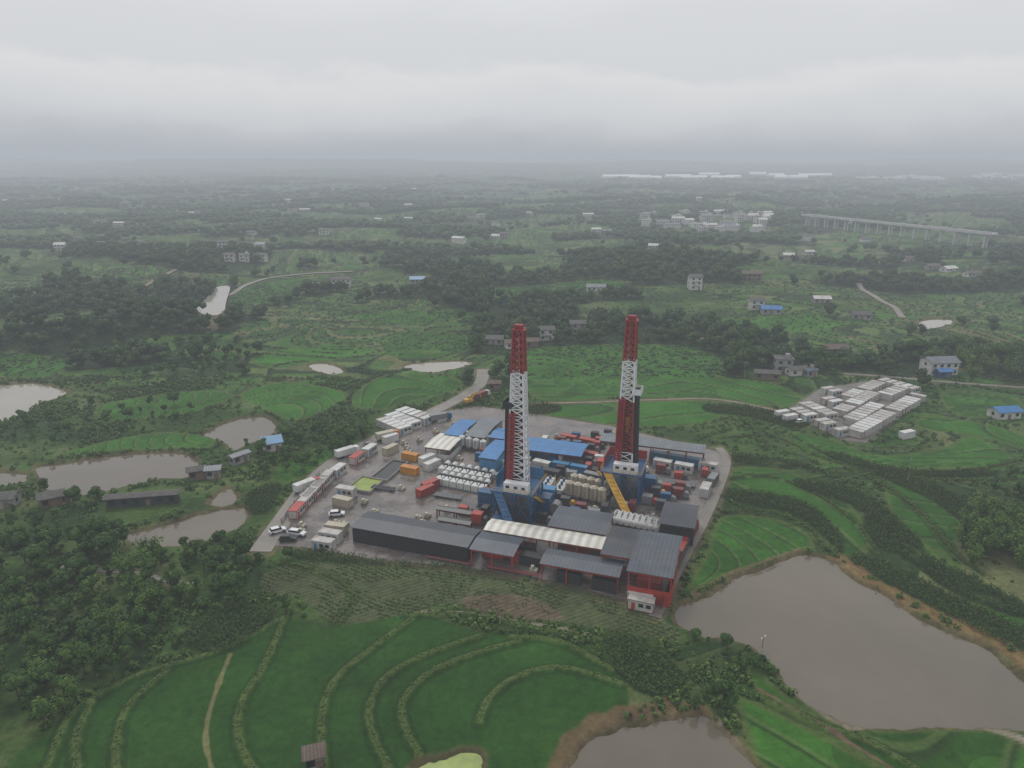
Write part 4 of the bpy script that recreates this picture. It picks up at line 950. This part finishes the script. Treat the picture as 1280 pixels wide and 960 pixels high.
# viaduct
pa=at0(1003,283); pb=at0(1240,312); d=pb-pa; L=np.linalg.norm(d); ang=math.atan2(d[1],d[0]); dk=17
t=thing('viaduct','long pale concrete road viaduct on tall piers at the upper right','viaduct',(pa[0],pa[1],0),ang)
MB().box(L/2,0,dk,L,10,1.8).build('deck',M['pale_concrete'],t)
for s in (-1,1): MB().box(L/2,s*4.8,dk+1.4,L,.3,1.).build('parapet',M['pale_concrete'],t)
for k in range(16):
    for s in (-2.5,2.5): MB().tube(((k+.5)*L/16,s,-15),((k+.5)*L/16,s,dk-.95),1.1,8).build('pier',M['pale_concrete'],t)
    q=pa+d*k/16; HOUSE_SPOTS.append((q[0],q[1],16))
def pole(px,hh,label,lamp=False):
    p=at(*px); t=thing('utility_pole',label,'pole',(p[0],p[1],hz(*p)),random.uniform(0,1)); MB().tube((0,0,-.3),(0,0,hh),.12,8,.08).build('shaft',M['concrete'],t)
    if lamp: m=MB().box(0,0,hh-.4,1.2,.1,.1); m.build('arm',M['steel'],t); [MB().box(s*.6,0,hh-.2,.3,.3,.4).build('lamp',M['white'],t) for s in (-1,1)]
    else: MB().box(0,0,hh-.5,1.8,.12,.12).build('crossarm',M['steel'],t); [MB().tube((s*.7,0,hh-.44),(s*.7,0,hh-.2),.07,6).build('insulator',M['white'],t) for s in (-1,0,1)]
pole((953,808),2.4,'short white instrument post on the bank of the large pond',True); pole((240,742),3,'white lamp post among bushes at the lower left',True); pole((1134,604),9,'slender pole standing among the terraces at right'); pole((398,525),9,'pole in the field left of the site'); pole((1090,430),9,'pole above the container camp'); pole((1265,470),9,'pole by the road at the right edge'); pole((930,475),9,'pole beside the grey farmhouse group'); pole((470,455),9,'pole near the pale pond behind the site')
# ---------------------------------------------------------------- place vegetation
def avoid(x,y,extra=0):
    ok=np.ones(len(x),bool)
    for a,b,r in HOUSE_SPOTS: ok&=np.hypot(x-a,y-b)>r+extra
    return ok
def corridor(x,y):
    ok=np.ones(len(x),bool)
    for a,b,r in HOUSE_SPOTS:
        dd=math.hypot(a,b); ux,uy=a/dd,b/dd; s=(a-x)*ux+(b-y)*uy; q=np.abs((x-a)*uy-(y-b)*ux); ok&=~((s>0)&(s<(22 if dd<700 else 70))&(q<r*.8))
    return ok
ZT=[([(-60,650),(60,662),(130,655),(200,692),(330,690),(300,735),(370,765),(280,800),(180,835),(110,865),(50,985),(-60,985)],4.7,'tree in the dense grove at the lower left corner','grove at the lower left',.85),
([(300,560),(380,545),(480,535),(470,552),(400,582),(345,600),(320,590)],4.5,'tree in the belt between the left ponds and the access road','belt beside the access road',.6),
([(210,690),(300,680),(340,690),(360,700),(300,735),(230,720)],4.0,'tree below the lower left pond','trees below the pond',.6),
([(0,618),(30,616),(120,622),(230,608),(255,612),(140,650),(60,660),(0,650)],5,'tree on the bank between the left ponds','bank trees at left',.6),
([(0,530),(60,510),(240,500),(260,520),(180,540),(60,560),(0,570)],8,'tree on the terraces above the left ponds','terrace trees at left',.6),
([(100,440),(250,425),(330,440),(280,470),(150,470)],6,'tree on the wooded rise at the left','wooded rise trees',.8),
([(835,868),(900,868),(905,885),(850,892)],3.2,'tree at the head of the bottom pond','trees at the bottom pond',.6),
([(580,905),(620,900),(625,985),(590,985)],2.6,'tree beside the green algae pond at the bottom','algae pond trees',.5),
([(415,930),(440,940),(440,985),(410,985)],3,'tree beside the small brown hut at the bottom','hut trees',.4),
([(845,790),(880,795),(970,835),(985,860),(940,850),(880,820)],3.0,'small tree on the strip left of the large pond','strip trees by the large pond',.36),
([(1230,600),(1300,580),(1300,650),(1240,640)],6,'tree among the terraces at the right edge','right edge trees',.6),
([(1010,455),(1060,450),(1065,465),(1030,475)],5,'tree left of the road above the container camp','camp road trees',.8)]
ind=[]
for P,sep,l,g,sc in ZT:
    W=wpoly(P,False); pts=[]
    for _ in range(2200):
        x=rng.uniform(W[:,0].min(),W[:,0].max()); y=rng.uniform(W[:,1].min(),W[:,1].max())
        if all((x-a)**2+(y-b)**2>sep*sep for a,b in pts): pts.append((x,y))
    pts=np.array(pts); k=inpoly(pts[:,0],pts[:,1],W)&free(pts[:,0],pts[:,1],BLOCK+[padfg]+maize,1.)&avoid(pts[:,0],pts[:,1],1)
    for x,y in pts[k]: ind.append((x,y,sc*rng.uniform(.55,1.3),l,g))
n=38000; yy=np.sqrt(rng.uniform(0,1,n)*(1750**2-315**2)+315**2); xx=rng.uniform(-.85,.85,n)*yy
ti2,tf2,th_2,_=terr(xx,yy); pr=np.maximum(forest(xx,yy),ss(.14,.05,tf2)*.12)
k=(rng.uniform(0,1,n)<pr)&free(xx,yy,OPEN,1.5)&avoid(xx,yy,1)&corridor(xx,yy); xx,yy=xx[k],yy[k]; sc=rng.uniform(.6,1.4,len(xx))
pu,pv,pf=project(xx,yy,h(xx,yy)); vis=(pu>-20)&(pu<1300)
order=np.argsort(np.where(vis,-sc/pf,9)); nind=max(0,295-len(ind)); take=order[:nind]; rest=order[nind:]
for j in take:
    side='left' if pu[j]<430 else ('right' if pu[j]>870 else 'middle'); ind.append((xx[j],yy[j],sc[j]*1.05,'tree in the wooded %s part of the valley behind the site'%side,'valley trees %s'%side))
for j,(x,y,s,l,g) in enumerate(ind[:300]):
    cm,tm=TREE[j%6]; o=thing('broadleaf_tree','leafy '+l,'tree',(x,y,hz(x,y)-.1),random.uniform(0,6.28),g); o.scale=(s,s,s*random.uniform(.85,1.15)); link('crown',cm,o); link('trunk',tm,o)
xr,yr,sr=xx[rest],yy[rest],sc[rest]; extra=ind[300:]
if extra: xr=np.concatenate([xr,[e[0] for e in extra]]); yr=np.concatenate([yr,[e[1] for e in extra]]); sr=np.concatenate([sr,[e[2] for e in extra]])
m_=yr<800
scatter('mid_woodland',MID,xr[m_],yr[m_],sr[m_],M['leaf_far'],'woodland belts across the middle distance','woodland',1)
scatter('far_woodland',FAR,xr[~m_],yr[~m_],sr[~m_]*1.25,M['leaf_far'],'woodland patches in the far valley','woodland',2)
n=9000; y2=np.sqrt(rng.uniform(0,1,n)*(3400**2-1750**2)+1750**2); x2=rng.uniform(-.8,.8,n)*y2; k=(forest(x2/1.8,y2/1.8)>rng.uniform(0,1,n))&avoid(x2,y2,10)&corridor(x2,y2); x2,y2=x2[k],y2[k]
scatter('hazy_woodland',FAR,x2,y2,rng.uniform(2,4.2,len(x2)),M['leaf_far'],'hazy woodland near the horizon','woodland',3,sz=rng.uniform(1.1,1.9,len(x2)))
BZ=[([(1188,655),(1230,645),(1310,650),(1310,722),(1215,712)],4.0,'bamboo clump in the grove at the right edge','bamboo at the right edge',.85),([(1195,440),(1300,440),(1300,478),(1210,475)],7,'bamboo clump by the road at the far right','bamboo by the right road',1.0),
([(905,440),(935,436),(940,455),(912,460)],6,'bamboo clump left of the grey farmhouse','bamboo at farmhouse',.9),([(140,700),(260,700),(250,760),(150,780)],7,'tall bamboo clump within the lower left grove','bamboo in lower left grove',.75),([(0,800),(150,790),(180,830),(60,880),(0,900)],6,'bamboo clump in the lower left corner bushes','bamboo in lower left corner',.65),([(395,540),(470,525),(475,545),(420,570)],5,'bamboo clump beside the access road','bamboo beside access road',.6)]
for P,sep,l,g,sc_ in BZ:
    W=wpoly(P,False); pts=[]
    for _ in range(500):
        x=rng.uniform(W[:,0].min(),W[:,0].max()); y=rng.uniform(W[:,1].min(),W[:,1].max())
        if all((x-a)**2+(y-b)**2>sep*sep for a,b in pts): pts.append((x,y))
    pts=np.array(pts); k=inpoly(pts[:,0],pts[:,1],W)&avoid(pts[:,0],pts[:,1],3)&free(pts[:,0],pts[:,1],BLOCK,1)
    for x,y in pts[k][:34]:
        f,cu=BAM[random.randrange(3)]; o=thing('bamboo_clump',l,'bamboo',(x,y,hz(x,y)-.1),random.uniform(0,6.28),g); s=sc_*random.uniform(.7,1.15); o.scale=(s,s,s); link('foliage',f,o); link('culms',cu,o)
n=46000; y3=np.sqrt(rng.uniform(0,1,n)*(330**2-90**2)+90**2); x3=rng.uniform(-.82,.82,n)*y3
pr=ss(.42,.6,fbm(x3/14,y3/11,21,3))*.9+.12; _,t3,_,_=terr(x3,y3); pr=np.maximum(pr*np.where((x3>60),.3,1),ss(.16,.08,t3)*.9*(x3>60))
k=(rng.uniform(0,1,n)<pr)&free(x3,y3,OPEN,.8)&avoid(x3,y3,0); x3,y3=x3[k],y3[k]
scatter('shrub_cover',SHR,x3,y3,rng.uniform(.5,1.7,len(x3)),M['shrub'],'shrubs and weeds covering the wild ground','shrubs',4)
n=70000; y4=np.sqrt(rng.uniform(0,1,n)*(640**2-330**2)+330**2); x4=rng.uniform(-.8,.8,n)*y4; _,t4,_,_=terr(x4,y4)
pr=np.maximum(ss(.15,.08,t4),forest(x4,y4)*.25); k=(rng.uniform(0,1,n)<pr)&free(x4,y4,BLOCK,1)&avoid(x4,y4,0); x4,y4=x4[k],y4[k]
scatter('hedge_cover',SHR,x4,y4,rng.uniform(1.,2.1,len(x4)),M['leaf_far'],'hedges along the valley terraces','hedges',5,sz=rng.uniform(.5,1.,len(x4)))
bx=[];by=[]
for P in banks:
    seg=np.linalg.norm(np.diff(P,axis=0),axis=1)
    for a,b,l in zip(P[:-1],P[1:],seg):
        n=max(1,int(l*14)); t=rng.uniform(0,1,n)[:,None]; q=a+(b-a)*t+rng.normal(0,.24,(n,2)); bx.append(q[:,0]); by.append(q[:,1])
bx=np.concatenate(bx);by=np.concatenate(by); k=free(bx,by,BLOCK,.5)&(fbm(bx/2.5,by/2.5,73,2)>.3)
scatter('bank_plants',WEED,bx[k],by[k],rng.uniform(.22,.6,k.sum()),M['bankleaf'],'bean and weed rows along the terrace banks','plants',6,zoff=.3,tone=.2)
cx=[];cy=[]
for j,P in enumerate(maize):
    a=MAIZE[j][1]; c=P.mean(0); rr=np.max(np.linalg.norm(P-c,axis=1)); u,v=np.meshgrid(np.arange(-rr,rr,.62),np.arange(-rr,rr,1.1)); u=u.ravel()+rng.normal(0,.18,u.size); v=v.ravel()+rng.normal(0,.12,v.size); v=v+2.*np.sin(u/14)
    x=c[0]+u*math.cos(a)-v*math.sin(a); y=c[1]+u*math.sin(a)+v*math.cos(a); k=inpoly(x,y,P)&(fbm(x/6,y/6,72,2)>.25); cx.append(x[k]);cy.append(y[k])
cx=np.concatenate(cx);cy=np.concatenate(cy); k=free(cx,cy,BLOCK,.3)
scatter('maize_crop',CORN,cx[k],cy[k],rng.uniform(.75,1.1,k.sum()),M['maize'],'maize crop standing in rows','maize',7,sz=rng.uniform(.5,.8,k.sum()))
a=R(-28); c=crop.mean(0); u,v=np.meshgrid(np.arange(-65,65,.55),np.arange(-45,45,1.3)); u=u.ravel()+rng.normal(0,.15,u.size); v=v.ravel()+rng.normal(0,.14,v.size)
v=v+2.5*np.sin(u/17)+1.2*np.sin(u/6); x=c[0]+u*math.cos(a)-v*math.sin(a); y=c[1]+u*math.sin(a)+v*math.cos(a); k=inpoly(x,y,crop)&(fbm(x/7,y/7,71,3)>.4)&~(inpoly(x,y,soil)&(rng.uniform(0,1,len(x))<.75))
scatter('vegetable_rows',SHR,x[k],y[k],rng.uniform(.25,.6,k.sum()),M['maize'],'vegetable plants in rows below the site','crop plants',8)
# ---------------------------------------------------------------- haze, sky, light, camera
hm=bpy.data.materials.new('valley_haze'); hm.use_nodes=True; nt=hm.node_tree; nt.nodes.clear()
out=nt.nodes.new('ShaderNodeOutputMaterial'); ab=nt.nodes.new('ShaderNodeVolumeAbsorption'); em=nt.nodes.new('ShaderNodeEmission'); ad=nt.nodes.new('ShaderNodeAddShader')
dens=1/2700; ab.inputs['Color'].default_value=(0,0,0,1); ab.inputs['Density'].default_value=dens
em.inputs['Color'].default_value=(.44,.472,.515,1); em.inputs['Strength'].default_value=dens  # haze glows by itself; emission stands in for light scattered in the air
nt.links.new(ab.outputs[0],ad.inputs[0]); nt.links.new(em.outputs[0],ad.inputs[1]); nt.links.new(ad.outputs[0],out.inputs['Volume'])
o=MB().box(0,9000,30,40000,22000,260).build('sky_haze',hm); tag(o,kind='structure')
w=bpy.data.worlds.new('World'); S.world=w; w.use_nodes=True; nt=w.node_tree; nt.nodes.clear(); Lk=nt.links
out=nt.nodes.new('ShaderNodeOutputWorld'); b1=nt.nodes.new('ShaderNodeBackground'); b2=nt.nodes.new('ShaderNodeBackground'); mx=nt.nodes.new('ShaderNodeMixShader')
sky=nt.nodes.new('ShaderNodeTexSky'); sky.sky_type='NISHITA'; sky.sun_disc=False; sky.sun_elevation=R(55); sky.sun_rotation=R(200)
Lk.new(sky.outputs[0],b1.inputs[0]); b1.inputs[1].default_value=.08
tc=nt.nodes.new('ShaderNodeTexCoord'); mp=nt.nodes.new('ShaderNodeMapping'); mp.inputs['Scale'].default_value=(1,1,2.6); mp.inputs['Location'].default_value=(.3,.1,0)
nz=nt.nodes.new('ShaderNodeTexNoise'); nz.inputs['Scale'].default_value=4.5; nz.inputs['Detail'].default_value=8; nz.inputs['Roughness'].default_value=.55
Lk.new(tc.outputs['Generated'],mp.inputs[0]); Lk.new(mp.outputs[0],nz.inputs['Vector'])
sx=nt.nodes.new('ShaderNodeSeparateXYZ'); Lk.new(tc.outputs['Generated'],sx.inputs[0])
ma=nt.nodes.new('ShaderNodeMath'); ma.operation='MULTIPLY_ADD'; ma.inputs[1].default_value=.12; Lk.new(nz.outputs['Fac'],ma.inputs[0]); Lk.new(sx.outputs['Z'],ma.inputs[2])
cr=nt.nodes.new('ShaderNodeValToRGB'); Lk.new(ma.outputs[0],cr.inputs[0]); e=cr.color_ramp.elements
stops=[(0,(.34,.362,.392)),(.06,(.37,.39,.418)),(.085,(.46,.473,.495)),(.11,(.54,.547,.56)),(.155,(.60,.60,.602)),(.17,(.54,.547,.562)),(.215,(.55,.556,.572)),(.265,(.595,.602,.615)),(1,(.62,.635,.655))]
e[0].position=0; e[0].color=(*stops[0][1],1); e[1].position=1; e[1].color=(*stops[-1][1],1)
for p,c in stops[1:-1]: q=e.new(p); q.color=(*c,1)
Lk.new(cr.outputs[0],b2.inputs[0]); b2.inputs[1].default_value=1.32; mx.inputs[0].default_value=.95
Lk.new(b1.outputs[0],mx.inputs[1]); Lk.new(b2.outputs[0],mx.inputs[2]); Lk.new(mx.outputs[0],out.inputs['Surface'])
sl_=bpy.data.lights.new('sun','SUN'); sl_.energy=1.2; sl_.angle=R(20); sl_.color=(1,.97,.93); so=bpy.data.objects.new('sun',sl_); C.objects.link(so); so.rotation_euler=(R(35),0,R(-160))
cam=bpy.data.cameras.new('camera'); cam.sensor_width=36; cam.lens=F/1280*36; cam.clip_start=1; cam.clip_end=60000
co=bpy.data.objects.new('camera',cam); C.objects.link(co); co.location=(0,0,H); co.rotation_euler=(R(90)-PITCH,0,0); S.camera=co
S.view_settings.view_transform='Standard'; S.view_settings.look='None'; S.view_settings.exposure=0
